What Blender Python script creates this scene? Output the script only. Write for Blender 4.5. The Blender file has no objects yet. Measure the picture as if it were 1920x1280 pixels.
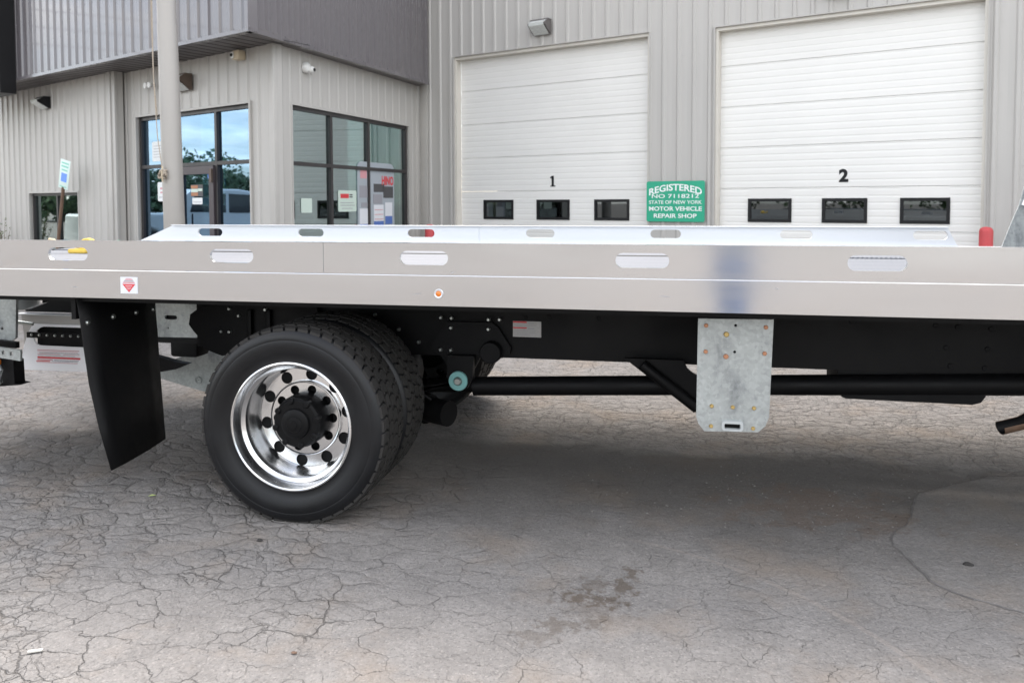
import bpy, bmesh, math, random
from mathutils import Vector, Matrix
from math import sin, cos, pi, radians, sqrt
random.seed(7)
S = bpy.context.scene
COL = S.collection

# ------------------------------------------------------------------ camera
CAMH = 1.517
def make_camera():
    pitch, roll, yaw = 0.0446, -0.0031, 0.1959
    fw = Vector((-sin(yaw)*cos(pitch), cos(yaw)*cos(pitch), -sin(pitch)))
    r = Vector((cos(yaw), sin(yaw), 0)); u = r.cross(fw)
    r2 = r*cos(roll) + u*sin(roll); u2 = r2.cross(fw)
    cd = bpy.data.cameras.new('camera'); co = bpy.data.objects.new('camera', cd); COL.objects.link(co)
    m = Matrix((( r2.x, u2.x, -fw.x, 0), (r2.y, u2.y, -fw.y, 0), (r2.z, u2.z, -fw.z, CAMH), (0, 0, 0, 1)))
    co.matrix_world = m
    cd.sensor_width = 36; cd.lens = 1450/1920*36
    cd.shift_y = -(640-444)/1920
    cd.clip_start = 0.05; cd.clip_end = 2000
    cd.dof.use_dof = True; cd.dof.focus_distance = 3.5; cd.dof.aperture_fstop = 5.0
    S.camera = co
make_camera()

# ------------------------------------------------------------------ world, sun, exposure
SUN_EL, SUN_AZ = 52, 112          # azimuth of the sun measured from +X, counter-clockwise (degrees)
def make_world():
    w = bpy.data.worlds.new('World'); S.world = w; w.use_nodes = True
    nt = w.node_tree; N = nt.nodes; L = nt.links; N.clear()
    out = N.new('ShaderNodeOutputWorld'); bg = N.new('ShaderNodeBackground')
    sky = N.new('ShaderNodeTexSky'); sky.sky_type = 'NISHITA'; sky.sun_disc = False
    sky.sun_elevation = radians(SUN_EL); sky.sun_rotation = radians(90-SUN_AZ)
    sky.air_density = 1.0; sky.dust_density = 1.5
    tc = N.new('ShaderNodeTexCoord')
    sep = N.new('ShaderNodeSeparateXYZ'); L.new(tc.outputs['Generated'], sep.inputs[0])
    # clouds on a plane far above: direction / (z + 0.12)
    ad = N.new('ShaderNodeMath'); ad.operation = 'ADD'; ad.inputs[1].default_value = .14
    mx = N.new('ShaderNodeMath'); mx.operation = 'MAXIMUM'; mx.inputs[1].default_value = 0
    L.new(sep.outputs['Z'], mx.inputs[0]); L.new(mx.outputs[0], ad.inputs[0])
    dv = N.new('ShaderNodeVectorMath'); dv.operation = 'DIVIDE'
    cb = N.new('ShaderNodeCombineXYZ')
    for i in range(3): L.new(ad.outputs[0], cb.inputs[i])
    L.new(tc.outputs['Generated'], dv.inputs[0]); L.new(cb.outputs[0], dv.inputs[1])
    no = N.new('ShaderNodeTexNoise'); no.inputs['Scale'].default_value = 1.3; no.inputs['Detail'].default_value = 7
    no.inputs['Roughness'].default_value = .58; L.new(dv.outputs[0], no.inputs['Vector'])
    ra = N.new('ShaderNodeValToRGB'); ra.color_ramp.elements[0].position = .455; ra.color_ramp.elements[1].position = .61; ra.color_ramp.elements[0].color = (.30, .30, .30, 1)
    L.new(no.outputs['Fac'], ra.inputs[0])
    # cloud brightness varies a little
    no2 = N.new('ShaderNodeTexNoise'); no2.inputs['Scale'].default_value = 3.1; no2.inputs['Detail'].default_value = 5
    L.new(dv.outputs[0], no2.inputs['Vector'])
    cr = N.new('ShaderNodeValToRGB'); cr.color_ramp.elements[0].position = .3; cr.color_ramp.elements[1].position = .7
    cr.color_ramp.elements[0].color = (.72, .70, .68, 1); cr.color_ramp.elements[1].color = (1, .962, .91, 1)
    L.new(no2.outputs['Fac'], cr.inputs[0])
    cm = N.new('ShaderNodeVectorMath'); cm.operation = 'SCALE'; cm.inputs['Scale'].default_value = 9.0
    L.new(cr.outputs[0], cm.inputs[0])
    mix = N.new('ShaderNodeMix'); mix.data_type = 'RGBA'
    L.new(ra.outputs[0], mix.inputs[0]); L.new(sky.outputs[0], mix.inputs[6]); L.new(cm.outputs[0], mix.inputs[7])
    L.new(mix.outputs[2], bg.inputs[0]); bg.inputs[1].default_value = .15
    L.new(bg.outputs[0], out.inputs[0])
make_world()
sl = bpy.data.lights.new('sun', 'SUN'); sl.energy = 2.0; sl.angle = radians(38); sl.color = (1, .93, .85)
so = bpy.data.objects.new('sun', sl); COL.objects.link(so)
_d = Vector((cos(radians(SUN_AZ))*cos(radians(SUN_EL)), sin(radians(SUN_AZ))*cos(radians(SUN_EL)), sin(radians(SUN_EL))))
so.rotation_euler = _d.to_track_quat('Z', 'Y').to_euler(); so.location = (0, 0, 30)
S.view_settings.view_transform = 'Standard'; S.view_settings.look = 'None'
S.view_settings.gamma = 1; S.view_settings.use_curve_mapping = False
S.view_settings.exposure = 1.55
S.cycles.max_bounces = 10; S.cycles.glossy_bounces = 5; S.cycles.transparent_max_bounces = 12

# ------------------------------------------------------------------ materials
def mat(name, col, rough=.6, metal=0, coat=0, spec=.5, noise=None, bump=None, aniso=0, ior=None):
    """noise=(scale, amount[, stretch xyz]) varies colour; bump=(scale, strength, dist)"""
    m = bpy.data.materials.new(name); m.use_nodes = True
    nt = m.node_tree; N = nt.nodes; L = nt.links; b = N['Principled BSDF']
    b.inputs['Base Color'].default_value = (*col, 1); b.inputs['Roughness'].default_value = rough
    b.inputs['Metallic'].default_value = metal; b.inputs['Coat Weight'].default_value = coat
    b.inputs['Specular IOR Level'].default_value = spec; b.inputs['Anisotropic'].default_value = aniso
    tc = N.new('ShaderNodeTexCoord'); m['_'] = 0
    if noise:
        mp = N.new('ShaderNodeMapping'); L.new(tc.outputs['Object'], mp.inputs[0])
        if len(noise) > 2: mp.inputs['Scale'].default_value = noise[2]
        no = N.new('ShaderNodeTexNoise'); no.inputs['Scale'].default_value = noise[0]; no.inputs['Detail'].default_value = 6
        no.inputs['Roughness'].default_value = .6
        L.new(mp.outputs[0], no.inputs['Vector'])
        mr = N.new('ShaderNodeMapRange'); mr.inputs[1].default_value = .25; mr.inputs[2].default_value = .75
        mr.inputs[3].default_value = 1-noise[1]; mr.inputs[4].default_value = 1+noise[1]*.6
        L.new(no.outputs['Fac'], mr.inputs[0])
        sc = N.new('ShaderNodeVectorMath'); sc.operation = 'SCALE'; sc.inputs[0].default_value = col
        L.new(mr.outputs[0], sc.inputs['Scale']); L.new(sc.outputs[0], b.inputs['Base Color'])
        r2 = N.new('ShaderNodeMapRange'); r2.inputs[1].default_value = .3; r2.inputs[2].default_value = .7
        r2.inputs[3].default_value = max(.02, rough-.08); r2.inputs[4].default_value = min(1, rough+.1)
        L.new(no.outputs['Fac'], r2.inputs[0]); L.new(r2.outputs[0], b.inputs['Roughness'])
    if bump:
        nb = N.new('ShaderNodeTexNoise'); nb.inputs['Scale'].default_value = bump[0]; nb.inputs['Detail'].default_value = 4
        L.new(tc.outputs['Object'], nb.inputs['Vector'])
        bp = N.new('ShaderNodeBump'); bp.inputs['Strength'].default_value = bump[1]; bp.inputs['Distance'].default_value = bump[2]
        L.new(nb.outputs['Fac'], bp.inputs['Height']); L.new(bp.outputs[0], b.inputs['Normal'])
    return m

M = {}
M['siding'] = mat('beige_siding_paint', (.455, .440, .415), .42, noise=(1.3, .10, (2, 2, .35)), bump=(3, .10, .01), spec=.45)
M['siding_trim'] = mat('beige_trim_paint', (.44, .425, .40), .45, noise=(2, .08), spec=.4)
M['fascia'] = mat('charcoal_violet_fascia_paint', (.12, .110, .118), .28, coat=.4, noise=(1.1, .10, (2, 2, .3)), bump=(2.5, .12, .01), spec=.8)
M['soffit'] = mat('soffit_paint', (.13, .12, .12), .5, noise=(2, .12))
M['door'] = mat('overhead_door_white', (.75, .74, .71), .38, noise=(.9, .05), bump=(2, .08, .008))
M['door_jamb'] = mat('door_jamb_white', (.62, .59, .53), .45, noise=(1.5, .12))
M['black'] = mat('black_plastic', (.007, .007, .008), .45, spec=.3)
M['bronze'] = mat('bronze_window_frame', (.030, .026, .027), .35, noise=(4, .1))
M['doorleaf'] = mat('bronze_door_leaf', (.062, .050, .055), .4, noise=(4, .1))
M['interior'] = mat('dark_interior', (.10, .10, .10), .9)
M['roof'] = mat('roof_sheet', (.3, .3, .3), .6, noise=(1, .1))
M['alu'] = mat('brushed_aluminium', (.66, .665, .67), .11, metal=.92, aniso=.0, noise=(1.2, .06, (.35, 1, 3)), bump=(1.0, .02, .01))
M['alu_inner'] = mat('mill_finish_aluminium', (.74, .76, .79), .42, metal=.7, noise=(1.1, .04, (.35, 1, 3)))
M['chrome'] = mat('polished_aluminium', (.74, .745, .75), .19, metal=1, noise=(5, .03), bump=(14, .03, .002))
M['rubber'] = mat('tyre_rubber', (.030, .0285, .027), .7, noise=(6, .35), bump=(60, .1, .001), spec=.3)
M['rubber_side'] = mat('tyre_sidewall_rubber', (.0060, .0065, .0080), .40, noise=(3, .6), bump=(30, .08, .001), spec=.36)
M['frame'] = mat('frame_black_paint', (.0035, .0035, .004), .5, noise=(5, .2), spec=.18)
M['frame_matte'] = mat('black_undercoat', (.004, .004, .0045), .6, noise=(5, .2), spec=.2)
M['flap'] = mat('mud_flap_rubber', (.004, .004, .0045), .55, noise=(5, .2), bump=(12, .1, .003), spec=.25)
M['zinc_bolt'] = mat('zinc_plated_steel', (.45, .48, .46), .35, metal=.9)
M['zinc_yellow'] = mat('yellow_zinc_steel', (.50, .36, .14), .5, metal=.6, noise=(60, .3))
M['rust_bolt'] = mat('orange_primer_bolt', (.42, .20, .11), .6, metal=.2, noise=(60, .3))
M['teal'] = mat('teal_zinc_bushing_washer', (.20, .43, .42), .4, metal=.35)
M['white_paint'] = mat('white_gloss_paint', (.90, .90, .93), .3, coat=.3)
M['red_print'] = mat('red_print', (.62, .05, .06), .5)
M['pale_red_print'] = mat('faded_red_print', (.62, .30, .33), .5)
M['grey_print'] = mat('grey_print', (.30, .30, .33), .5)
M['decal'] = mat('decal_white', (.70, .72, .76), .45)
M['decal_shaded'] = mat('decal_white_shaded', (.42, .41, .40), .5, noise=(80, .12))  # shaded copy of the white decal, shade put into the colour
M['amber'] = mat('amber_lens', (.75, .20, .015), .25, coat=.6, noise=(90, .35))
M['bollard'] = mat('red_bollard_paint', (.52, .065, .07), .55, noise=(6, .2), bump=(25, .3, .004))
M['green'] = mat('green_sign_paint', (.016, .36, .21), .45, noise=(5, .06))
M['sign_white'] = mat('sign_white_letters', (.80, .84, .82), .5)
M['hc_sign'] = mat('pale_green_sign_face', (.60, .72, .68), .45)
M['hc_green'] = mat('sign_green_letters', (.22, .55, .45), .5)
M['hc_blue'] = mat('sign_blue_symbol', (.12, .27, .75), .5)
M['brown_post'] = mat('rusty_brown_post', (.15, .09, .06), .7, noise=(12, .35))
M['pole'] = mat('brushed_pole_aluminium', (.37, .350, .325), .5, metal=.35, noise=(4, .10, (1, 1, .25)), bump=(40, .12, .002))
M['rope'] = mat('weathered_rope', (.42, .36, .29), .9, noise=(60, .3))
M['lens'] = mat('lamp_glass_lens', (.58, .60, .58), .2, coat=.5, noise=(14, .18, (1, 1, 5)))
M['lamp_brown'] = mat('bronze_lamp_housing', (.10, .072, .055), .5, noise=(9, .2))
M['lamp_grey'] = mat('grey_lamp_housing', (.13, .12, .115), .5, noise=(9, .2))
M['cream'] = mat('cream_plastic', (.50, .42, .30), .5)
M['cam_white'] = mat('white_plastic', (.72, .72, .70), .35)
M['paper'] = mat('pale_green_paper', (.56, .66, .59), .7)
M['banner'] = mat('dimmed_banner_print', (.36, .40, .44), .5)  # dimming by the tinted glass put into the sheet colour
M['paper_white'] = mat('white_paper', (.72, .74, .74), .7)
M['blue_print'] = mat('blue_print', (.09, .17, .46), .5)
M['dark_print'] = mat('dark_grey_print', (.07, .07, .075), .5)
M['signface_grey'] = mat('grey_blue_sign_strip', (.16, .20, .28), .4)
M['yellow'] = mat('yellow_strap_webbing', (.75, .52, .09), .7, bump=(120, .4, .001))
M['tan'] = mat('tan_rubber_hook', (.55, .42, .26), .6)
M['green_cord'] = mat('green_cord', (.10, .42, .25), .6)
M['leaf'] = mat('leaf_green', (.09, .14, .04), .6, noise=(5, .3))
M['leaf_fallen'] = mat('pale_green_leaf', (.38, .46, .16), .6)
M['twig'] = mat('twig_brown', (.12, .08, .05), .8)
M['trash'] = mat('white_scrap_paper', (.70, .68, .62), .8)
M['pebble'] = mat('grey_pebbles', (.24, .225, .21), .8, noise=(40, .5))
M['pebble_dark'] = mat('dark_clod', (.035, .032, .03), .9)
M['apron'] = mat('pale_grey_apron_paint', (.44, .42, .40), .5, noise=(4, .08))
M['rustpipe'] = mat('rusty_exhaust_steel', (.12, .072, .045), .6, metal=.35, noise=(14, .4))
M['bark'] = mat('tree_bark', (.09, .07, .05), .9, noise=(5, .3))
M['crown'] = mat('tree_crown_leaves', (.045, .085, .035), .7, noise=(.4, .45))
M['carpaint'] = mat('white_vehicle_paint', (.72, .74, .75), .25, coat=.6)
M['carglass'] = mat('dark_vehicle_glass', (.02, .025, .03), .05, spec=.8)
M['jeans'] = mat('blue_denim', (.085, .13, .24), .9)
M['shirt'] = mat('blue_grey_shirt', (.11, .15, .21), .9)
M['skin'] = mat('skin', (.45, .27, .19), .55)
M['hair'] = mat('dark_hair', (.03, .02, .015), .6)

def galv_mat():
    m = mat('galvanised_steel', (.42, .445, .435), .5, metal=.35)
    nt = m.node_tree; N = nt.nodes; L = nt.links; b = N['Principled BSDF']; tc = N['Texture Coordinate']
    n1 = N.new('ShaderNodeTexNoise'); n1.inputs['Scale'].default_value = 6; n1.inputs['Detail'].default_value = 9; n1.inputs['Roughness'].default_value = .62
    n1.inputs['Distortion'].default_value = .35
    mp = N.new('ShaderNodeMapping'); mp.inputs['Scale'].default_value = (1.5, 1.5, .7); L.new(tc.outputs['Object'], mp.inputs[0]); L.new(mp.outputs[0], n1.inputs['Vector'])
    r = N.new('ShaderNodeValToRGB'); e = r.color_ramp.elements
    e[0].position = .30; e[0].color = (.21, .225, .23, 1); e[1].position = .70; e[1].color = (.43, .455, .445, 1)
    x = r.color_ramp.elements.new(.46); x.color = (.36, .38, .375, 1)
    L.new(n1.outputs['Fac'], r.inputs[0])
    vo = N.new('ShaderNodeTexVoronoi'); vo.inputs['Scale'].default_value = 70; L.new(tc.outputs['Object'], vo.inputs['Vector'])
    sc_ = N.new('ShaderNodeSeparateColor'); L.new(vo.outputs['Color'], sc_.inputs[0])
    mr = N.new('ShaderNodeMapRange'); mr.inputs[3].default_value = .88; mr.inputs[4].default_value = 1.1; L.new(sc_.outputs[0], mr.inputs[0])
    ml_ = N.new('ShaderNodeVectorMath'); ml_.operation = 'SCALE'; L.new(r.outputs[0], ml_.inputs[0]); L.new(mr.outputs[0], ml_.inputs['Scale'])
    L.new(ml_.outputs[0], b.inputs['Base Color'])
    w = N.new('ShaderNodeTexNoise'); w.inputs['Scale'].default_value = 55
    mp2 = N.new('ShaderNodeMapping'); mp2.inputs['Rotation'].default_value = (0, .35, 0); mp2.inputs['Scale'].default_value = (.3, 1, 2.5)
    L.new(tc.outputs['Object'], mp2.inputs[0]); L.new(mp2.outputs[0], w.inputs['Vector'])
    bp = N.new('ShaderNodeBump'); bp.inputs['Strength'].default_value = .25; bp.inputs['Distance'].default_value = .001
    L.new(w.outputs['Fac'], bp.inputs['Height']); L.new(bp.outputs[0], b.inputs['Normal'])
    return m
M['galv'] = galv_mat()
M['galv_light'] = mat('bright_zinc_collar', (.50, .53, .54), .4, metal=.3)

def deck_mat():
    m = mat('tread_deck_aluminium', (.17, .18, .20), .6, metal=.2, spec=.25)
    nt = m.node_tree; N = nt.nodes; L = nt.links; b = N['Principled BSDF']; tc = N['Texture Coordinate']
    mp = N.new('ShaderNodeMapping'); mp.inputs['Rotation'].default_value = (0, 0, radians(32)); L.new(tc.outputs['Object'], mp.inputs[0])
    w = N.new('ShaderNodeTexWave'); w.inputs['Scale'].default_value = 14; w.inputs['Distortion'].default_value = .3
    L.new(mp.outputs[0], w.inputs['Vector'])
    bp = N.new('ShaderNodeBump'); bp.inputs['Strength'].default_value = .7; bp.inputs['Distance'].default_value = .006
    L.new(w.outputs['Fac'], bp.inputs['Height']); L.new(bp.outputs[0], b.inputs['Normal'])
    return m
M['deck'] = deck_mat()

def glass_mat(name, tint, refl, rcol=(.80, .88, .92)):
    m = bpy.data.materials.new(name); m.use_nodes = True
    nt = m.node_tree; N = nt.nodes; L = nt.links; N.clear()
    out = N.new('ShaderNodeOutputMaterial'); g = N.new('ShaderNodeBsdfGlossy'); t = N.new('ShaderNodeBsdfTransparent'); mx = N.new('ShaderNodeMixShader')
    g.inputs['Roughness'].default_value = .015; g.inputs['Color'].default_value = (*rcol, 1); t.inputs['Color'].default_value = (*tint, 1)
    lw = N.new('ShaderNodeLayerWeight'); lw.inputs['Blend'].default_value = .35
    mr = N.new('ShaderNodeMapRange'); mr.inputs[3].default_value = refl; mr.inputs[4].default_value = min(1, refl+.35)
    L.new(lw.outputs['Fresnel'], mr.inputs[0]); L.new(mr.outputs[0], mx.inputs[0])
    L.new(t.outputs[0], mx.inputs[1]); L.new(g.outputs[0], mx.inputs[2]); L.new(mx.outputs[0], out.inputs[0])
    tc = N.new('ShaderNodeTexCoord'); no = N.new('ShaderNodeTexNoise'); no.inputs['Scale'].default_value = 1.1; no.inputs['Detail'].default_value = 1
    L.new(tc.outputs['Object'], no.inputs['Vector'])
    bp = N.new('ShaderNodeBump'); bp.inputs['Strength'].default_value = .10; bp.inputs['Distance'].default_value = .01
    L.new(no.outputs['Fac'], bp.inputs['Height']); L.new(bp.outputs[0], g.inputs['Normal'])
    return m
M['glass'] = glass_mat('tinted_window_glass', (.16, .24, .24), .33, (.50, .74, 1.0))
M['glass_side'] = glass_mat('teal_window_glass', (.34, .43, .43), .46, (.68, .78, .78))
M['glass_dark'] = glass_mat('dark_door_glass', (.10, .12, .11), .10)

def ground_mat(patch=False):
    m = bpy.data.materials.new('smooth_patch_asphalt' if patch else 'weathered_cracked_asphalt'); m.use_nodes = True
    nt = m.node_tree; N = nt.nodes; L = nt.links; b = N['Principled BSDF']
    def nd(t, **k):
        n = N.new(t)
        for a, v in k.items(): setattr(n, a, v)
        return n
    def math_(op, a, c=None, cl=False):
        n = nd('ShaderNodeMath', operation=op, use_clamp=cl)
        for i, v in enumerate((a, c)):
            if v is None: continue
            if isinstance(v, (int, float)): n.inputs[i].default_value = v
            else: L.new(v, n.inputs[i])
        return n.outputs[0]
    def rng(v, a, c, d, e):
        n = nd('ShaderNodeMapRange'); L.new(v, n.inputs[0])
        for i, q in enumerate((a, c, d, e)): n.inputs[i+1].default_value = q
        return n.outputs[0]
    def noise(vec, sc, det=4, ro=.55):
        n = nd('ShaderNodeTexNoise'); n.inputs['Scale'].default_value = sc; n.inputs['Detail'].default_value = det; n.inputs['Roughness'].default_value = ro
        L.new(vec, n.inputs['Vector']); return n
    def mixc(f, a, c):
        n = nd('ShaderNodeMix', data_type='RGBA')
        for i, v in ((0, f), (6, a), (7, c)):
            if isinstance(v, (int, float)): n.inputs[i].default_value = v
            elif isinstance(v, tuple): n.inputs[i].default_value = (*v, 1)
            else: L.new(v, n.inputs[i])
        return n.outputs[2]
    tc = nd('ShaderNodeTexCoord'); P = tc.outputs['Object']
    sp = nd('ShaderNodeSeparateXYZ'); L.new(P, sp.inputs[0]); X, Y = sp.outputs[0], sp.outputs[1]
    # warped coordinates for the crack network
    wn = noise(P, 2.6, 4); ws = nd('ShaderNodeVectorMath', operation='SCALE'); ws.inputs['Scale'].default_value = .22
    L.new(wn.outputs['Color'], ws.inputs[0])
    wn2 = noise(P, 16, 3); ws2 = nd('ShaderNodeVectorMath', operation='SCALE'); ws2.inputs['Scale'].default_value = .07
    L.new(wn2.outputs['Color'], ws2.inputs[0])
    a1 = nd('ShaderNodeVectorMath', operation='ADD'); L.new(P, a1.inputs[0]); L.new(ws.outputs[0], a1.inputs[1])
    a2 = nd('ShaderNodeVectorMath', operation='ADD'); L.new(a1.outputs[0], a2.inputs[0]); L.new(ws2.outputs[0], a2.inputs[1])
    W = a2.outputs[0]
    def vor(sc, sx=1.0, off=0):
        mp = nd('ShaderNodeMapping'); mp.inputs['Scale'].default_value = (sx, 1, 1); mp.inputs['Location'].default_value = (off, off*.7, 0)
        L.new(W, mp.inputs[0])
        v = nd('ShaderNodeTexVoronoi', feature='DISTANCE_TO_EDGE', voronoi_dimensions='2D'); v.inputs['Scale'].default_value = sc
        L.new(mp.outputs[0], v.inputs['Vector']); return v.outputs['Distance']
    v1, v2, v3 = vor(8.2, .70), vor(18, .8, 3.1), vor(2.4, .9, 9.0)
    # how badly broken: strong at the left and beyond the truck, light at lower right
    n_big = noise(P, .9, 3).outputs['Fac']
    left = rng(X, -.6, -2.6, 0, 1)                       # more to the left
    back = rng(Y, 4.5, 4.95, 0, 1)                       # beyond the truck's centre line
    lvl = math_('ADD', math_('MAXIMUM', left, back), rng(n_big, .35, .65, -.35, .45))
    lvl = math_('MINIMUM', math_('MAXIMUM', lvl, 0.12), 1.0)
    if patch: lvl = math_('MULTIPLY', lvl, .10)
    # crack darkness: width follows lvl
    wmod = noise(P, 7, 3).outputs['Fac']
    wid = math_('MULTIPLY', math_('ADD', math_('MULTIPLY', lvl, .036), .002), rng(wmod, .3, .7, .15, 1.9))
    c1 = math_('SUBTRACT', 1.0, math_('DIVIDE', v1, wid), True)
    wid2 = math_('MULTIPLY', wid, rng(lvl, .45, 1.0, 0.05, 1.3))
    c2 = math_('SUBTRACT', 1.0, math_('DIVIDE', v2, wid2), True)
    c3 = math_('SUBTRACT', 1.0, math_('DIVIDE', v3, math_('MULTIPLY', wid, .45)), True)
    crack = math_('MAXIMUM', math_('MAXIMUM', c1, math_('MULTIPLY', c2, .8)), math_('MULTIPLY', c3, .5))
    gate = noise(P, 3.3, 5, .65).outputs['Fac']
    crack = math_('MULTIPLY', crack, math_('MAXIMUM', rng(gate, .42, .55, .12, 1.0), rng(lvl, .5, 1.0, 0, .75)))
    # base colour
    agg = nd('ShaderNodeTexVoronoi', voronoi_dimensions='2D'); agg.inputs['Scale'].default_value = 150; L.new(P, agg.inputs['Vector'])
    aggc = nd('ShaderNodeSeparateColor'); L.new(agg.outputs['Color'], aggc.inputs[0])
    fine = noise(P, 90, 3, .7).outputs['Fac']
    mid = noise(P, 5, 5, .6).outputs['Fac']
    base = mixc(rng(mid, .3, .7, 0, 1), (.215, .202, .190), (.295, .278, .262))
    base = mixc(math_('MULTIPLY', rng(fine, .35, .65, 0, 1), .45), base, (.19, .176, .162))
    stone = math_('GREATER_THAN', aggc.outputs[0], .93)
    base = mixc(math_('MULTIPLY', stone, .30), base, (.42, .39, .36))
    dk = math_('LESS_THAN', aggc.outputs[1], .12)
    base = mixc(math_('MULTIPLY', dk, .28), base, (.07, .068, .066))
    base = mixc(rng(noise(P, 42, 5, .7).outputs['Fac'], .45, .66, 0, .38), base, (.13, .122, .115))
    # brownish dust patches
    dust = rng(noise(P, 1.7, 5, .6).outputs['Fac'], .50, .70, 0, .6)
    base = mixc(dust, base, (.27, .215, .165))
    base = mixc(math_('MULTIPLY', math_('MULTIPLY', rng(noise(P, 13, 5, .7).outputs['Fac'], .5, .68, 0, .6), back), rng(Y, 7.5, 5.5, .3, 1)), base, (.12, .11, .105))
    # band under the truck: darker asphalt with the truck's shadow painted into it
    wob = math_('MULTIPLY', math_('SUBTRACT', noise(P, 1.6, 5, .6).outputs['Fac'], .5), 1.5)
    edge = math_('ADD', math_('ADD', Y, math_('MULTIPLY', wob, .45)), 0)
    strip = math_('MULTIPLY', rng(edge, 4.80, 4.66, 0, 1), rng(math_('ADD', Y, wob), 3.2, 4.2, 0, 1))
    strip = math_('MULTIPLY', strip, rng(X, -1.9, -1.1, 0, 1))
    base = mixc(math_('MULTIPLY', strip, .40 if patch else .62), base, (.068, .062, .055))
    st2 = math_('MULTIPLY', math_('MULTIPLY', rng(math_('ADD', Y, wob), 3.55, 3.9, 0, 1), rng(math_('ADD', Y, wob), 4.75, 4.35, 0, 1)), rng(X, -1.9, -2.4, 0, 1))  # the painted-in shade goes on left of the wheel
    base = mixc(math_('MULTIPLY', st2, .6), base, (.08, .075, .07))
    # brown stain in front of the lane
    def blob(cx, cy, rx, ry, sc, th):   # stain with a ragged outline
        dx = math_('DIVIDE', math_('SUBTRACT', X, cx), rx); dy = math_('DIVIDE', math_('SUBTRACT', Y, cy), ry)
        d = math_('SQRT', math_('ADD', math_('MULTIPLY', dx, dx), math_('MULTIPLY', dy, dy)))
        nn = noise(P, sc, 4, .6).outputs['Fac']
        return rng(math_('ADD', math_('SUBTRACT', 1.0, d), math_('MULTIPLY', math_('SUBTRACT', nn, .5), 3.2)), th-.25, th+.2, 0, 1)
    s = math_('MULTIPLY', blob(-.313, 2.90, .12, .11, 22, .55), .68)
    for (bx_, by_, rx_, ry_, k_) in ((-.20, 2.90, .10, .10, .70), (-.16, 3.01, .10, .10, .66), (-.125, 3.13, .05, .13, .6), (-.27, 3.02, .13, .09, .42), (-.37, 2.69, .14, .09, .45), (-.25, 2.74, .08, .10, .45), (-.43, 2.60, .12, .09, .3), (-.27, 2.85, .24, .24, .25)):
        s = math_('MAXIMUM', s, math_('MULTIPLY', blob(bx_, by_, rx_, ry_, 22, .55), k_))
    base = mixc(s, base, (.080, .056, .036))
    if patch: base = mixc(.10, base, (.27, .268, .262))
    s2 = blob(.75, 4.0, .65, .42, 7, .5)
    base = mixc(math_('MULTIPLY', s2, .5), base, (.16, .115, .085))
    # faint pale scuff arc
    dxa = math_('SUBTRACT', X, -.6); dya = math_('SUBTRACT', Y, 1.9)
    rr = math_('SQRT', math_('ADD', math_('MULTIPLY', dxa, dxa), math_('MULTIPLY', dya, dya)))
    arc = math_('MULTIPLY', math_('LESS_THAN', math_('ABSOLUTE', math_('SUBTRACT', rr, 1.62)), .012), rng(X, -.3, .0, 0, 1))
    base = mixc(math_('MULTIPLY', arc, .25), base, (.36, .31, .27))
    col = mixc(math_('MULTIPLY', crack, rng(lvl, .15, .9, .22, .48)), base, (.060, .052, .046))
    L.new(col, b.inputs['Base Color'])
    b.inputs['Roughness'].default_value = .85; b.inputs['Specular IOR Level'].default_value = .35
    # relief
    h = math_('MULTIPLY', crack, -.011)
    h = math_('ADD', h, math_('MULTIPLY', rng(v1, 0, .22, 0, 1), math_('MULTIPLY', lvl, .010)))
    pit = noise(P, 38, 4, .65).outputs['Fac']
    h = math_('ADD', h, math_('MULTIPLY', pit, .010))
    h = math_('ADD', h, math_('MULTIPLY', fine, .005))
    h = math_('ADD', h, math_('MULTIPLY', agg.outputs['Distance'], -.22*.008))
    h = math_('ADD', h, math_('MULTIPLY', mid, .008))
    h = math_('ADD', h, math_('MULTIPLY', math_('MULTIPLY', noise(P, 11, 5, .65).outputs['Fac'], back), .045))
    bp = nd('ShaderNodeBump'); bp.inputs['Strength'].default_value = .9; bp.inputs['Distance'].default_value = 1.0
    L.new(h, bp.inputs['Height']); L.new(bp.outputs[0], b.inputs['Normal'])
    return m
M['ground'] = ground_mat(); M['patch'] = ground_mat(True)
M['patch_seam'] = mat('patch_seam_tar', (.17, .16, .152), .85, noise=(18, .5), bump=(60, .6, .004))

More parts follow.
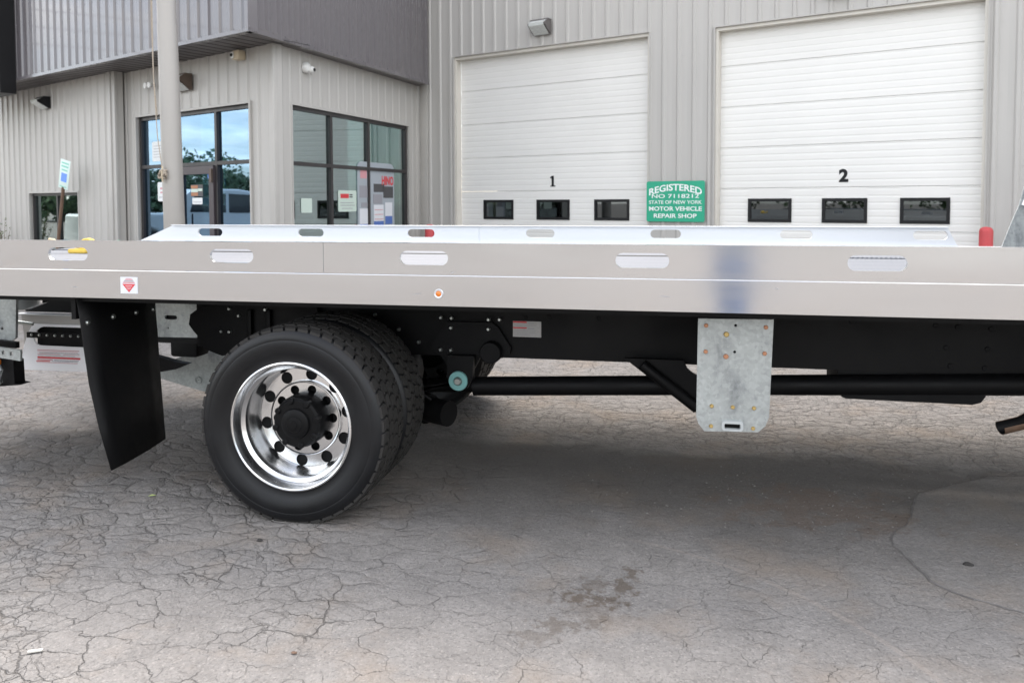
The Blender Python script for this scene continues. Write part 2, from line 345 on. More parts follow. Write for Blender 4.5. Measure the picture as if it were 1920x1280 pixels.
# ------------------------------------------------------------------ mesh helpers
class MB:
    def __init__(s): s.v = []; s.f = []; s.mi = []
    def add(s, vs, fs, mi=0):
        o = len(s.v); s.v += [tuple(v) for v in vs]; s.f += [tuple(o+i for i in f) for f in fs]; s.mi += [mi]*len(fs); return s
    def box(s, x0, x1, y0, y1, z0, z1, mi=0, ch=0):
        if ch <= 0:
            v = [(x, y, z) for z in (z0, z1) for y in (y0, y1) for x in (x0, x1)]
            return s.add(v, [(0, 2, 3, 1), (4, 5, 7, 6), (0, 1, 5, 4), (2, 6, 7, 3), (0, 4, 6, 2), (1, 3, 7, 5)], mi)
        bm = bmesh.new(); bmesh.ops.create_cube(bm, size=1)
        for v in bm.verts: v.co = Vector(((x0+x1)/2+v.co.x*(x1-x0), (y0+y1)/2+v.co.y*(y1-y0), (z0+z1)/2+v.co.z*(z1-z0)))
        bmesh.ops.bevel(bm, geom=bm.edges[:], offset=ch, segments=2, profile=.5, affect='EDGES')
        s.addbm(bm, mi); return s
    def addbm(s, bm, mi=0):
        bm.verts.index_update()
        s.add([v.co for v in bm.verts], [[v.index for v in f.verts] for f in bm.faces], mi); bm.free(); return s
    def ring(s, c, ax, r, n, ref=None):
        ax = Vector(ax).normalized()
        if ref is None: ref = Vector((0, 0, 1)) if abs(ax.z) < .9 else Vector((1, 0, 0))
        a = (Vector(ref) - ax*ax.dot(Vector(ref))).normalized(); b = ax.cross(a)
        return [Vector(c) + (a*cos(2*pi*i/n) + b*sin(2*pi*i/n))*r for i in range(n)]
    def tube(s, pts, r, n=10, mi=0, cap=True):
        pts = [Vector(p) for p in pts]; rs = r if isinstance(r, (list, tuple)) else [r]*len(pts); vs = []
        for i, p in enumerate(pts):
            d = (pts[min(i+1, len(pts)-1)] - pts[max(i-1, 0)]); vs += s.ring(p, d, rs[i], n)
        fs = []
        for i in range(len(pts)-1):
            for j in range(n):
                k = (j+1) % n; fs.append((i*n+j, i*n+k, (i+1)*n+k, (i+1)*n+j))
        if cap: fs += [tuple(range(n))[::-1], tuple((len(pts)-1)*n+j for j in range(n))]
        return s.add(vs, fs, mi)
    def lathe(s, prof, c, ax='Y', n=48, mi=0, a0=0, a1=2*pi):
        """prof: list of (r, t) along axis"""
        full = abs(a1-a0-2*pi) < 1e-6; m = n if full else n+1; vs = []
        for r, t in prof:
            for i in range(m):
                a = a0+(a1-a0)*i/n
                if ax == 'Y': vs.append((c[0]+r*cos(a), c[1]+t, c[2]+r*sin(a)))
                elif ax == 'Z': vs.append((c[0]+r*cos(a), c[1]+r*sin(a), c[2]+t))
                else: vs.append((c[0]+t, c[1]+r*cos(a), c[2]+r*sin(a)))
        fs = []
        for i in range(len(prof)-1):
            for j in range(n):
                k = (j+1) % m; fs.append((i*m+j, (i+1)*m+j, (i+1)*m+k, i*m+k))
        return s.add(vs, fs, mi)
    def prism(s, poly, y0, y1, ax='Y', mi=0):
        """poly in (a,b); extruded along ax"""
        def P(a, b, t):
            return {'Y': (a, t, b), 'Z': (a, b, t), 'X': (t, a, b)}[ax]
        n = len(poly); v = [P(a, b, y0) for a, b in poly] + [P(a, b, y1) for a, b in poly]
        f = [tuple(range(n)), tuple(range(2*n-1, n-1, -1))] + [(i, n+i, n+(i+1) % n, (i+1) % n) for i in range(n)]
        return s.add(v, f, mi)
    def holed(s, outer, holes, y0, y1, mi=0):
        """plate in the XZ plane with holes, thickness y0..y1"""
        bm = bmesh.new(); loops = []
        for lp in [outer]+holes:
            vs = [bm.verts.new((a, y0, b)) for a, b in lp]; es = [bm.edges.new((vs[i], vs[(i+1) % len(vs)])) for i in range(len(vs))]; loops.append(vs)
        bmesh.ops.triangle_fill(bm, edges=bm.edges[:], use_beauty=True)
        bm.verts.ensure_lookup_table(); bm.verts.index_update()
        V = [v.co.copy() for v in bm.verts]; F = [[v.index for v in f.verts] for f in bm.faces]; n = len(V)
        vs = V + [Vector((v.x, y1, v.z)) for v in V]; fs = F + [[n+i for i in f[::-1]] for f in F]
        for lp in loops:
            ids = [v.index for v in lp]
            for i in range(len(ids)): a, b2 = ids[i], ids[(i+1) % len(ids)]; fs.append((a, n+a, n+b2, b2))
        bm.free(); return s.add(vs, fs, mi)
    def xf(s, mtx):
        s.v = [tuple(mtx @ Vector(v)) for v in s.v]; return s
    def mesh(s, name, mats, smooth=None, fix=True):
        me = bpy.data.meshes.new(name); me.from_pydata(s.v, [], s.f)
        for m in (mats if isinstance(mats, (list, tuple)) else [mats]): me.materials.append(M[m])
        if len(me.materials) > 1: me.polygons.foreach_set('material_index', s.mi)
        if fix:
            bm = bmesh.new(); bm.from_mesh(me); bmesh.ops.recalc_face_normals(bm, faces=bm.faces[:]); bm.to_mesh(me); bm.free()
        if smooth:
            me.polygons.foreach_set('use_smooth', [True]*len(me.polygons)); me.set_sharp_from_angle(angle=radians(smooth))
        me.update(); return me
    def build(s, name, mats, parent=None, smooth=None, fix=True):
        return link(name, s.mesh(name, mats, smooth, fix), parent)
def link(name, data, parent=None, loc=None):
    o = bpy.data.objects.new(name, data); COL.objects.link(o)
    if parent: o.parent = parent
    if loc: o.location = loc
    return o
def tag(o, label, cat, group=None):
    o['label'] = label; o['category'] = cat
    if group: o['group'] = group
    return o
def struct(o, kind='structure', label=None):
    o['kind'] = kind
    if label: o['label'] = label
    return o
def thing(name, label, cat, loc=(0, 0, 0), rz=0, group=None):
    o = bpy.data.objects.new(name, None); COL.objects.link(o); o.location = loc; o.rotation_euler = (0, 0, rz); o.empty_display_size = .2
    return tag(o, label, cat, group)
def bx(name, m, parent, *a, ch=0, smooth=None): return MB().box(*a, ch=ch).build(name, m, parent, smooth or (40 if ch else None))
def local(root):   # inverse of a thing's own placement, for parts modelled in world coordinates
    return (Matrix.Translation(root.location) @ Matrix.Rotation(root.rotation_euler.z, 4, 'Z')).inverted()
def copy_tree(o, parent=None):
    c = o.copy(); COL.objects.link(c); c.parent = parent
    for ch in list(o.children): copy_tree(ch, c)
    return c
def text_mesh(txt, size, name='lettering', bold=0.0, xs=1.0, ext=.0008, shear=0):
    cu = bpy.data.curves.new(name, 'FONT'); cu.body = txt; cu.size = size; cu.align_x = 'CENTER'; cu.align_y = 'CENTER'
    cu.offset = bold; cu.extrude = ext; cu.resolution_u = 3; cu.shear = shear
    o = bpy.data.objects.new(name, cu); COL.objects.link(o)
    dg = bpy.context.evaluated_depsgraph_get(); dg.update()
    me = bpy.data.meshes.new_from_object(o.evaluated_get(dg)); bpy.data.objects.remove(o)
    for v in me.vertices:   # stand it up in XZ, facing -Y
        x, y, z = v.co; v.co = (x*xs, -z, y)
    me.name = name; return me
def text_obj(txt, size, m, parent, loc, name='lettering', w=None, bold=0, bend=0, h=None, shear=0):
    me = text_mesh(txt, size, name, bold, shear=shear)
    xs = [v.co.x for v in me.vertices]; zs = [v.co.z for v in me.vertices]
    W = max(xs)-min(xs); H = max(zs)-min(zs); cx = (max(xs)+min(xs))/2; cz = (max(zs)+min(zs))/2
    kx = w/W if w else 1; kz = h/H if h else 1
    for v in me.vertices:
        v.co.x = (v.co.x-cx)*kx; v.co.z = (v.co.z-cz)*kz
        if bend: v.co.z -= bend*(v.co.x/(W*kx/2))**2
    me.materials.append(M[m]); return link(name, me, parent, loc)
def stadium(cx, cz, w, h, n=8):
    r = h/2; p = []
    for i in range(n+1): a = -pi/2+pi*i/n; p.append((cx+w/2-r+r*cos(a), cz+r*sin(a)))
    for i in range(n+1): a = pi/2+pi*i/n; p.append((cx-w/2+r+r*cos(a), cz+r*sin(a)))
    return p
def circle(cx, cz, r, n=16): return [(cx+r*cos(2*pi*i/n), cz+r*sin(2*pi*i/n)) for i in range(n)]
def rrect(x0, x1, z0, z1, r, n=4):
    p = []
    for (cx, cz, a0) in ((x1-r, z0+r, -pi/2), (x1-r, z1-r, 0), (x0+r, z1-r, pi/2), (x0+r, z0+r, pi)):
        for i in range(n+1): a = a0+pi/2*i/n; p.append((cx+r*cos(a), cz+r*sin(a)))
    return p

# ------------------------------------------------------------------ ground
def make_ground():
    g = MB()
    xs = [-400, -120, -40, -14, -6, 6, 14, 40, 120, 400]; ys = [-400, -120, -40, -8, 0, 8, 16, 40, 120, 400]
    v = [(x, y, 0) for y in ys for x in xs]; n = len(xs)
    g.add(v, [(j*n+i, j*n+i+1, (j+1)*n+i+1, (j+1)*n+i) for j in range(len(ys)-1) for i in range(n-1)])
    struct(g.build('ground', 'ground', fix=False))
    # smoother repair patch at lower right
    edge = [(1.75, 4.62), (1.50, 4.45), (1.33, 4.30), (1.20, 4.05), (1.10, 3.86), (1.035, 3.72), (1.0, 3.58), (1.015, 3.42), (1.07, 3.28), (1.16, 3.17), (1.32, 3.07), (1.60, 2.95), (2.0, 2.84), (2.7, 2.75)]
    pe = []
    for i in range(len(edge)-1):
        for k in range(6):
            t = k/6; a, b = edge[i], edge[i+1]
            pe.append((a[0]+(b[0]-a[0])*t + random.uniform(-.005, .005)+.02*sin(i*2.1+t*2), a[1]+(b[1]-a[1])*t + random.uniform(-.005, .005)))
    pe.append(edge[-1])
    poly = pe + [(4.5, 2.7), (4.5, 4.7), (2.4, 4.75)]
    o = MB(); o.prism([(a, b) for a, b in poly], -.02, .003, 'Z'); struct(o.build('asphalt_patch', 'patch'))
    sm = MB(); v = []; w = .006
    for i, p in enumerate(pe):
        ww = w*random.uniform(.5, 1.5); v += [(p[0]-ww, p[1]-ww*.3, .0025), (p[0]+ww*.4, p[1]+.0, .0050)]
    sm.add(v, [(2*i, 2*i+1, 2*i+3, 2*i+2) for i in range(len(pe)-1)]); struct(sm.build('patch_seam', 'patch_seam', fix=False))
make_ground()

# ------------------------------------------------------------------ building
bld = thing('service_building', 'beige ribbed metal service garage with a dark overhanging fascia and two white overhead doors', 'building', (0, 12.4677, 0))
def frame(x, y, ang):
    return Matrix.Translation((x, y, 0)) @ Matrix.Rotation(ang, 4, 'Z')
BL = Matrix.Translation((0, -12.4677, 0))
aD = -.36959; aC = radians(-25.084); aB = radians(80.444)
F_door = frame(0, 12.46766, aD)            # plane of the door panels
F_wall = frame(-.05419, 12.32779, aD)      # face of the siding beside the doors
K = (-5.27454, 9.87054)
F_C = frame(K[0], K[1], aC)                # vestibule front
F_B = frame(K[0], K[1], aB)                # vestibule side (towards the doors)
F_D = frame(-8.946, 11.385, aC)            # wall left of the vestibule
Q = (-5.175, 9.059)
F_PL = frame(Q[0], Q[1], radians(-24.4625)); F_PR = frame(Q[0], Q[1], radians(79.74))
def setm(o, F):
    o.matrix_parent_inverse = Matrix(); m = BL @ F; o.location = m.to_translation(); o.rotation_euler = m.to_euler(); return o
RIB = .2427
def wall(Fm, s0, s1, z0, z1, openings, m='siding', off=0, back=.12, name='wall', rib=.023):
    """backing slab with cladding sheets, cut round the openings (a0,a1,b0,b1)"""
    w = MB()
    # backing: rectangles between openings
    cuts = sorted({s0, s1, *[c for o in openings for c in o[:2]]})
    for a, b in zip(cuts, cuts[1:]):
        zz = sorted([(o[2], o[3]) for o in openings if o[0] <= a+1e-6 and o[1] >= b-1e-6]); z = z0
        for p, q in zz:
            if p > z+1e-6: w.box(a, b, .012, back, z, p)
            z = q
        if z < z1-1e-6: w.box(a, b, .012, back, z, z1)
    wo = setm(w.build(name, m, bld), Fm)
    prof = [(0, 0), (.070, 0), (.092, -rib), (.128, -rib), (.150, 0), (.24265, 0)]
    i0 = math.floor((s0-off)/RIB)
    i = i0; cache = {}
    while off+i*RIB < s1-1e-6:
        c0 = off+i*RIB; c1 = c0+RIB; a = max(c0, s0); b = min(c1, s1); i += 1
        cuts = sorted({a, b, *[c for o in openings for c in o[:2] if a < c < b]})
        seg = []
        for p, q in zip(cuts, cuts[1:]):
            if q-p < .002: continue
            zz = sorted([(o[2], o[3]) for o in openings if o[0] <= p+1e-6 and o[1] >= q-1e-6]); z = z0
            for u, t in zz:
                if u > z+1e-6: seg.append((p, q, z, u))
                z = t
            if z < z1-1e-6: seg.append((p, q, z, z1))
        key = tuple((round(p-c0, 4), round(q-c0, 4), z, t) for p, q, z, t in seg)
        for sg in key:
            if sg not in cache:
                p, q, z, t = sg; mb = MB()
                pts = [p]+[x for x, _ in prof if p < x < q]+[q]
                def yy(x):
                    for (xa, ya), (xb, yb) in zip(prof, prof[1:]):
                        if xa <= x <= xb+1e-4: return ya+(yb-ya)*(x-xa)/(xb-xa)
                    return 0
                pl = [(x, yy(x)) for x in pts]
                mb.prism(pl + [(x, y+.010) for x, y in reversed(pl)], z, t, 'Z')
                cache[sg] = mb.mesh('siding_panel', m)
            link('siding_panel', cache[sg], wo, (c0, 0, 0))
    # screw heads along the ribs, in rows
    sc = MB(); i = i0
    while off+i*RIB < s1:
        for zr in (1.05, 1.95, 2.85, 3.75, 4.65, 5.55):
            x = off+i*RIB+.175
            if zr > z1-.05 or zr < z0 or x < s0 or x > s1: continue
            if any(o[0]-.02 < x < o[1]+.02 and o[2]-.02 < zr < o[3]+.02 for o in openings): continue
            sc.box(x-.006, x+.006, -.007, 0, zr-.006, zr+.006)
        i += 1
    if sc.v: s_ = sc.build('siding_screws', m, wo); s_['kind'] = 'stuff'
    return wo
Z1 = 6.4
D1 = (-4.01, -.215, -.02, 4.155); D2 = (.835, 4.30, -.02, 4.10)
wm = wall(F_wall, -5.05, 9.0, 0, Z1, [D1, D2], off=-4.72+.02)
vC = wall(F_C, -4.156, 0, 0, 3.70, [(-3.64, -.56, 0, 2.93)], name='vestibule_wall')
vB = wall(F_B, 0, 4.44, 0, 3.70, [(.367, 3.807, .30, 2.91)], name='vestibule_wall', rib=.010)
vD = wall(F_D, -7.5, 0, 0, 3.70, [(-3.33, -1.36, .62, 1.715)], name='wall')
# return between the left wall and the vestibule, corner trims
def trim(Fm, *a, m='siding_trim', name='corner_trim', par=None): return setm(MB().box(*a, ch=.004).build(name, m, bld, 40), Fm)
trim(F_C, -4.17, -4.06, -.24, .02, 0, 3.70)
trim(F_C, -.10, .012, -.034, .01, 0, 3.70); trim(F_B, -.012, .16, -.014, .01, 0, 3.70)
trim(F_D, -.09, .01, -.032, .02, 0, 3.70)
trim(F_wall, -4.80, -4.62, -.034, -.004, 0, Z1)
trim(F_B, 4.12, 4.40, -.014, .01, 0, 3.70)
# opening trims
def opening_trim(Fm, o, depth, w=.05, m='siding_trim', pr=-.036, sill=False):
    a, b, c, d = o
    t = MB(); t.box(a-w, a, pr, depth, c, d+w); t.box(b, b+w, pr, depth, c, d+w); t.box(a, b, pr, depth, d, d+w)
    if sill: t.box(a-w, b+w, pr-.01, depth, c-w, c)
    setm(t.build('opening_trim', m, bld), Fm)
opening_trim(F_C, (-3.64, -.56, 0, 2.93), .10, .035); opening_trim(F_B, (.367, 3.807, .30, 2.91), .10, .035, sill=True, pr=-.016); opening_trim(F_D, (-3.33, -1.36, .62, 1.715), .10, .03, sill=True)
opening_trim(F_wall, D1, .012, .018, pr=-.033); opening_trim(F_wall, D2, .012, .018, pr=-.033)
# overhead doors
def overhead_door(o, wins, num, numx):
    a, b, c, d = o; sh = .05419
    a2, b2 = a-.06, b+.06
    # jamb: white lining of the opening
    j = MB(); j.box(a, a+.035, .004, .15, 0, d); j.box(b-.035, b, .004, .15, 0, d); j.box(a+.035, b-.035, .004, .15, d-.05, d)
    dr = setm(j.build('overhead_door', 'door_jamb', bld), F_wall)
    y0 = .15; seams = [.0, .497, 1.107, 1.716, 2.326, 2.936, 3.545, d]
    for k in range(len(seams)-1):
        z0, z1 = seams[k], seams[k+1]; H = z1-z0
        # ribbed section profile in (y,z)
        pr = [(y0+.006, z0+.0015), (y0, z0+.005)]
        n = 6; st = (H-.03)/n
        for r in range(n):
            zb = z0+.018+r*st
            pr += [(y0, zb), (y0, zb+st*.62), (y0+.0022, zb+st*.76), (y0+.0022, zb+st*.88), (y0, zb+st)]
        pr += [(y0, z1-.004), (y0+.006, z1-.0015)]
        pr += [(y0+.045, z1-.0015), (y0+.045, z0+.0015)]
        cl = []
        for p in pr:
            if not cl or (abs(p[0]-cl[-1][0])+abs(p[1]-cl[-1][1])) > 1e-4: cl.append(p)
        has = k == 2
        mb = MB()
        if not has: mb.prism([(p[0], p[1]) for p in cl], a+.036, b-.036, 'X')
        else:
            xs = [a+.036]; [xs.extend(w) for w in wins]; xs.append(b-.036)
            for i in range(0, len(xs), 2): mb.prism(cl, xs[i], xs[i+1], 'X')
            for w0, w1 in wins:
                mb.box(w0, w1, y0, y0+.045, z0+.002, 1.225); mb.box(w0, w1, y0, y0+.045, 1.548, z1-.002)
        mb.build('door_panel', 'door', dr)
        if has:
            for w0, w1 in wins:
                f = MB(); q = .032; zz0, zz1 = 1.225, 1.548
                f.box(w0-.01, w1+.01, y0-.014, y0+.03, zz0-.012, zz0+q); f.box(w0-.01, w1+.01, y0-.014, y0+.03, zz1-q, zz1+.012)
                f.box(w0-.01, w0+q, y0-.014, y0+.03, zz0+q, zz1-q); f.box(w1-q, w1+.01, y0-.014, y0+.03, zz0+q, zz1-q)
                fo = f.build('window_frame', 'black', dr)
                MB().box(w0+q, w1-q, y0+.008, y0+.012, zz0+q, zz1-q).build('pane', 'glass_dark', dr)
    text_obj(num, .235, 'black', dr, (numx, y0-.003, 1.875), 'door_number', h=.185, bold=.011)
    if num == '1':
        MB().box(numx-.048, numx+.052, y0-.004, y0-.0025, 1.782, 1.800).build('door_number', 'black', dr); MB().prism([(numx-.05, 1.925), (numx-.05, 1.945), (numx-.005, 1.968), (numx-.005, 1.94)], y0-.004, y0-.0025, 'Y').build('door_number', 'black', dr)
    # dark bay behind
    bay = MB(); bay.box(a, b, 1.4, 1.42, 0, d); bay.build('bay_back', 'interior', dr)
    return dr
overhead_door(D1, [(-3.47, -2.85), (-2.35, -1.72), (-1.235, -.625)], '1', -2.04)
overhead_door(D2, [(1.305, 1.91), (2.345, 2.915), (3.34, 3.91)], '2', 2.615)
# storefront windows
def storefront(Fm, a, b, z0, z1, vs, hz, glass, y0=.03, fw=.055, fm='bronze', name='window'):
    f = MB(); d = y0+.09
    f.box(a, a+fw, y0, d, z0, z1); f.box(b-fw, b, y0, d, z0, z1); f.box(a+fw, b-fw, y0, d, z1-fw, z1); f.box(a+fw, b-fw, y0, d, z0, z0+fw)
    fo = setm(f.build(name+'_frame', fm, bld), Fm)
    xs = [a+fw]; g = fw/2
    for x in vs:
        MB().box(x-g, x+g, y0-.004, d, z0+fw, z1-fw).build('mullion', fm, fo); xs += [x-g, x+g]
    xs.append(b-fw)
    zs = [z0+fw] + [q for h in hz for q in (h-g, h+g)] + [z1-fw]
    for i in range(0, len(xs), 2):
        for h in hz: MB().box(xs[i], xs[i+1], y0-.002, d, h-g, h+g).build('transom', fm, fo)
        for j in range(0, len(zs), 2):
            MB().box(xs[i], xs[i+1], y0+.04, y0+.046, zs[j], zs[j+1]).build('pane', glass, fo)
    return fo
wC = storefront(F_C, -3.64, -.56, 0, 2.93, [-2.62, -1.47], [2.115], 'glass')
wB = storefront(F_B, .367, 3.807, .30, 2.91, [1.39, 2.485], [2.085], 'glass_side')
wD = storefront(F_D, -3.33, -1.36, .62, 1.715, [-2.30], [], 'glass_side', fw=.05)
# glazed entrance leaf in the vestibule front (proud frame over the middle bay)
lf = MB(); y0 = -.004; a, b = -2.585, -1.505
lf.box(a, a+.11, y0, .05, .03, 2.08); lf.box(b-.12, b, y0, .05, .03, 2.08); lf.box(a+.11, b-.12, y0, .05, 1.96, 2.08); lf.box(a+.11, b-.12, y0, .05, .03, .28)
dl = setm(lf.build('entrance_door', 'doorleaf', bld), F_C)
MB().box(b-.055, b-.005, y0-.03, y0-.001, 1.83, 2.03).build('hinge', 'lamp_brown', dl)
MB().tube([(a+.17, -.06, .95), (a+.17, -.06, 1.35)], .014).build('handle', 'doorleaf', dl)
# parapet / fascia with soffit
LPL, LPR = 9.4, 4.845
pl = wall(F_PL, -LPL, 0, 3.70, Z1+.6, [], m='fascia', off=-.02, name='fascia', rib=.022)
pr = wall(F_PR, 0, LPR, 3.70, Z1+.6, [], m='fascia', name='fascia', rib=.004, off=.05)
setm(MB().box(-LPL, .004, -.026, .0, 3.685, 3.735).build('fascia_edge', 'fascia', bld), F_PL)
setm(MB().box(-.004, LPR, -.014, .0, 3.685, 3.735).build('fascia_edge', 'fascia', bld), F_PR)
setm(MB().box(-.07, .006, -.028, .01, 3.735, Z1+.6).build('fascia_corner', 'fascia', bld), F_PL)
def pt(Fm, s, y=0): v = Fm @ Vector((s, y, 0)); return (v.x, v.y-12.4677)
sp_ = [pt(F_PL, -LPL, .02), pt(F_PL, 0, .02), pt(F_PR, LPR, .02), pt(F_wall, -5.2, -.0), pt(F_wall, -5.2, 2.5), pt(F_PL, -LPL, 3.2)]
sf = MB(); sf.prism(sp_, 3.702, 3.76, 'Z'); sfo = sf.build('soffit', 'soffit', bld)
# soffit boards: slim v-joints
for i in range(40):
    s = -.15-i*.2
    p = F_PL @ Vector((s, .04, 0)); 
    m_ = MB().box(-.004, .004, 0, 1.05, -.002, .004); o = m_.build('soffit_joint', 'frame_matte', sfo)
    q = BL @ F_PL @ Matrix.Translation((s, .03, 3.700)); o.location = q.to_translation(); o.rotation_euler = q.to_euler()
# roofs and closing walls
rf = MB()
rf.prism([pt(F_wall, -5.0, .1), pt(F_wall, 9, .1), pt(F_wall, 9, 9), pt(F_wall, -5.0, 9)], Z1, Z1+.1, 'Z'); rf.build('roof', 'roof', bld)
rf = MB(); rf.prism([pt(F_PL, -LPL, .13), pt(F_PL, -.13, .13), pt(F_PR, LPR, .13), pt(F_wall, -5.0, 5), pt(F_PL, -LPL, 6)], Z1+.3, Z1+.4, 'Z'); rf.build('roof', 'roof', bld)
# interiors: back walls so that glass looks into rooms, not through the building
setm(MB().box(-4.1, -.72, 1.9, 1.95, 0, 3.65).build('room_back', 'interior', bld), F_C)
setm(MB().box(-4.5, -.2, 1.6, 1.65, 0, 3.7).build('room_back', 'interior', bld), F_D)
setm(MB().box(8.9, 9.0, 0.02, 9, 0, Z1).build('end_wall', 'siding', bld), F_wall)
setm(MB().box(-5.0, 9.0, 8.9, 9.0, 0, Z1).build('rear_wall', 'siding', bld), F_wall)
setm(MB().box(-7.5, -7.4, .12, 6, 0, Z1).build('end_wall', 'siding', bld), F_D)
# counter things seen through the side window
cnt = MB(); cnt.box(.8, 2.9, .9, 1.4, .3, 1.42, ch=.01); setm(cnt.build('counter', 'frame_matte', bld, 40), F_B)

# ------------------------------------------------------------------ things on the building
def on(Fm, name, label, cat, s, y, z, group=None):
    o = thing(name, label, cat, group=group); q = Fm @ Matrix.Translation((s, y, z)); o.location = q.to_translation(); o.rotation_euler = q.to_euler(); return o
# green registration sign
o = on(F_wall, 'shop_sign', 'green sign in white capitals between the two overhead doors', 'sign', .232, -.046, 1.522)
MB().holed(rrect(-.468, .468, -.314, .314, .03), [], -.004, 0).build('sign_board', 'green', o)
text_obj('REGISTERED', .13, 'sign_white', o, (0, -.006, .218), w=.85, h=.105, bold=.003, bend=.075)
text_obj('NO 7118212', .10, 'sign_white', o, (0, -.006, .082), w=.76, h=.062, bold=.001)
text_obj('STATE OF NEW YORK', .10, 'sign_white', o, (0, -.006, -.012), w=.85, h=.055, bold=.001)
text_obj('MOTOR VEHICLE', .10, 'sign_white', o, (0, -.006, -.112), w=.85, h=.068, bold=.002)
text_obj('REPAIR SHOP', .10, 'sign_white', o, (0, -.006, -.222), w=.69, h=.068, bold=.002)
# wall pack lamps
def wallpack(Fm, s, z, m, label, w=.40, h=.27, d=.24):
    o = on(Fm, 'wall_lamp', label, 'lamp', s, -.03, z, 'wall pack lamps on the building')
    hs = MB(); hs.prism([(0, -h/2), (0, h/2), (-d*.55, h/2), (-d, h*.20), (-d*.98, h*.05), (-.03, -h/2)], -w/2, w/2, 'X')
    hb = hs.build('housing', m, o)
    ln = MB(); ln.prism([(-d*.60, h/2-.03), (-d-.012, h*.20), (-d-.004, h*.02), (-.05, -h/2+.005), (-.05, -h/2-.01), (-d-.02, h*.0), (-d-.028, h*.22), (-d*.62, h/2-.012)], -w/2+.03, w/2-.03, 'X')
    ln.build('lens', 'lens', o)
    for k in range(5):
        zz = -h*.40+k*h*.12
        y = -.06-(k*.036)
        MB().box(-w/2+.035, w/2-.035, y-.03, y-.02, zz-.004, zz+.006).build('lens_rib', 'lens', o)
    MB().box(-w/2-.01, w/2+.01, -d*.56, .002, h/2, h/2+.014).build('cap', m, o)
    o.scale = (.88, .88, .88); return o
wallpack(F_wall, -2.135, 4.455, 'lamp_grey', 'grey wall pack lamp above the left overhead door, left of its middle', .38, .26)
wallpack(F_wall, 2.55, 4.42, 'lamp_grey', 'grey wall pack lamp above the right overhead door, cut by the top edge', .38, .26)
wallpack(F_C, -2.15, 3.355, 'lamp_brown', 'brown wall pack lamp beside the pale pole above the entrance', .42, .26)
wallpack(F_D, -2.46, 3.36, 'black', 'small black wall pack lamp on the wall left of the entrance', .34, .22)
# box camera on the vestibule front
o = on(F_C, 'security_camera', 'small cream box shaped security camera under the soffit left of the building corner', 'camera', -.66, -.035, 3.60)
MB().box(-.09, .06, -.12, 0, -.065, .065, ch=.01).build('housing', 'cream', o, 40)
MB().box(-.10, -.04, -.14, -.12, -.045, .045, ch=.008).build('front_plate', 'cam_white', o, 40); MB().lathe([(0, -.155), (.02, -.155), (.024, -.14)], (-.07, 0, 0), n=16).build('lens', 'black', o)
# dome camera on the vestibule side
o = on(F_B, 'dome_camera', 'white round security camera on the side wall right of the building corner', 'camera', .68, -.015, 3.475)
MB().lathe([(0, -.075), (.05, -.075), (.072, -.055), (.078, -.02), (.078, 0), (0, 0)], (-.01, 0, 0), n=28).build('base', 'cam_white', o, 40)
MB().lathe([(0, -.13), (.03, -.127), (.05, -.105), (.055, -.075)], (.035, 0, -.025), n=24).build('head', 'cam_white', o, 40)
MB().lathe([(0, -.138), (.024, -.136), (.028, -.12)], (.04, 0, -.03), n=16).build('lens', 'black', o)
# twin head emergency light left of the pole
o = on(F_C, 'emergency_light', 'small twin headed emergency light on the wall left of the pale pole', 'lamp', -3.10, -.03, 3.40)
for dx in (-.06, .06):
    MB().lathe([(0, -.10), (.045, -.10), (.05, -.085), (.025, -.03), (0, -.03)], (dx, 0, 0), n=16).build('lamp_head', 'cam_white', o, 40)
MB().box(-.05, .05, -.035, 0, -.025, .025, ch=.006).build('base', 'cam_white', o, 40)
# notices on the glass
def notice(Fm, name, label, s0, s1, z0, z1, y, m, rows, cat='notice'):
    o = on(Fm, name, label, cat, (s0+s1)/2, y, (z0+z1)/2)
    w, h = s1-s0, z1-z0
    MB().holed(rrect(-w/2, w/2, -h/2, h/2, min(w, h)*.08), [], -.002, 0).build('sheet', m, o)
    for (a, b, c, d, mm) in rows: MB().box(a*w-w/2, b*w-w/2, -.0035, -.002, c*h-h/2, d*h-h/2).build('printed_line', mm, o)
    return o
notice(F_B, 'window_notice', 'small pale notice at the left of the side window', .637, .905, 1.37, 1.585, .064, 'paper', [])
n2 = notice(F_B, 'window_notice', 'pale green notice with a red heading inside the side window', 1.60, 2.13, 1.375, 1.715, .064, 'paper',
       [(.12, .90, .28, .31, 'grey_print'), (.12, .85, .40, .43, 'grey_print'), (.2, .78, .14, .165, 'grey_print')])
MB().box(-.20, .04, -.0035, -.002, .045, .115).build('heading', 'red_print', n2); MB().box(.06, .15, -.0035, -.002, .055, .075).build('printed_line', 'dark_print', n2); MB().box(.06, .15, -.0035, -.002, .09, .11).build('printed_line', 'dark_print', n2)
notice(F_C, 'window_notice', 'white notice taped high in the left entrance pane', -3.32, -2.92, 2.20, 2.52, .064, 'paper_white', [(.1, .9, .2+.14*i, .225+.14*i, 'grey_print') for i in range(5)])
notice(F_C, 'window_notice', 'white notice with pink lines in the lower left entrance pane', -3.18, -2.80, 1.55, 1.86, .064, 'paper_white', [(.2, .8, .62, .72, 'pale_red_print'), (.2, .7, .42, .50, 'pale_red_print'), (.1, .9, .2, .23, 'grey_print')])
os_ = on(F_C, 'door_sign', 'small orange red sign in the glass of the entrance door', 'sign', -1.93, -.008, 1.71)
MB().box(-.16, .16, -.006, 0, -.09, .09).build('sign_board', 'dark_print', os_); MB().box(-.15, .03, -.009, -.006, .03, .08).build('red_band', 'rust_bolt', os_); MB().box(-.15, .03, -.009, -.006, -.08, -.03).build('red_band', 'rust_bolt', os_)
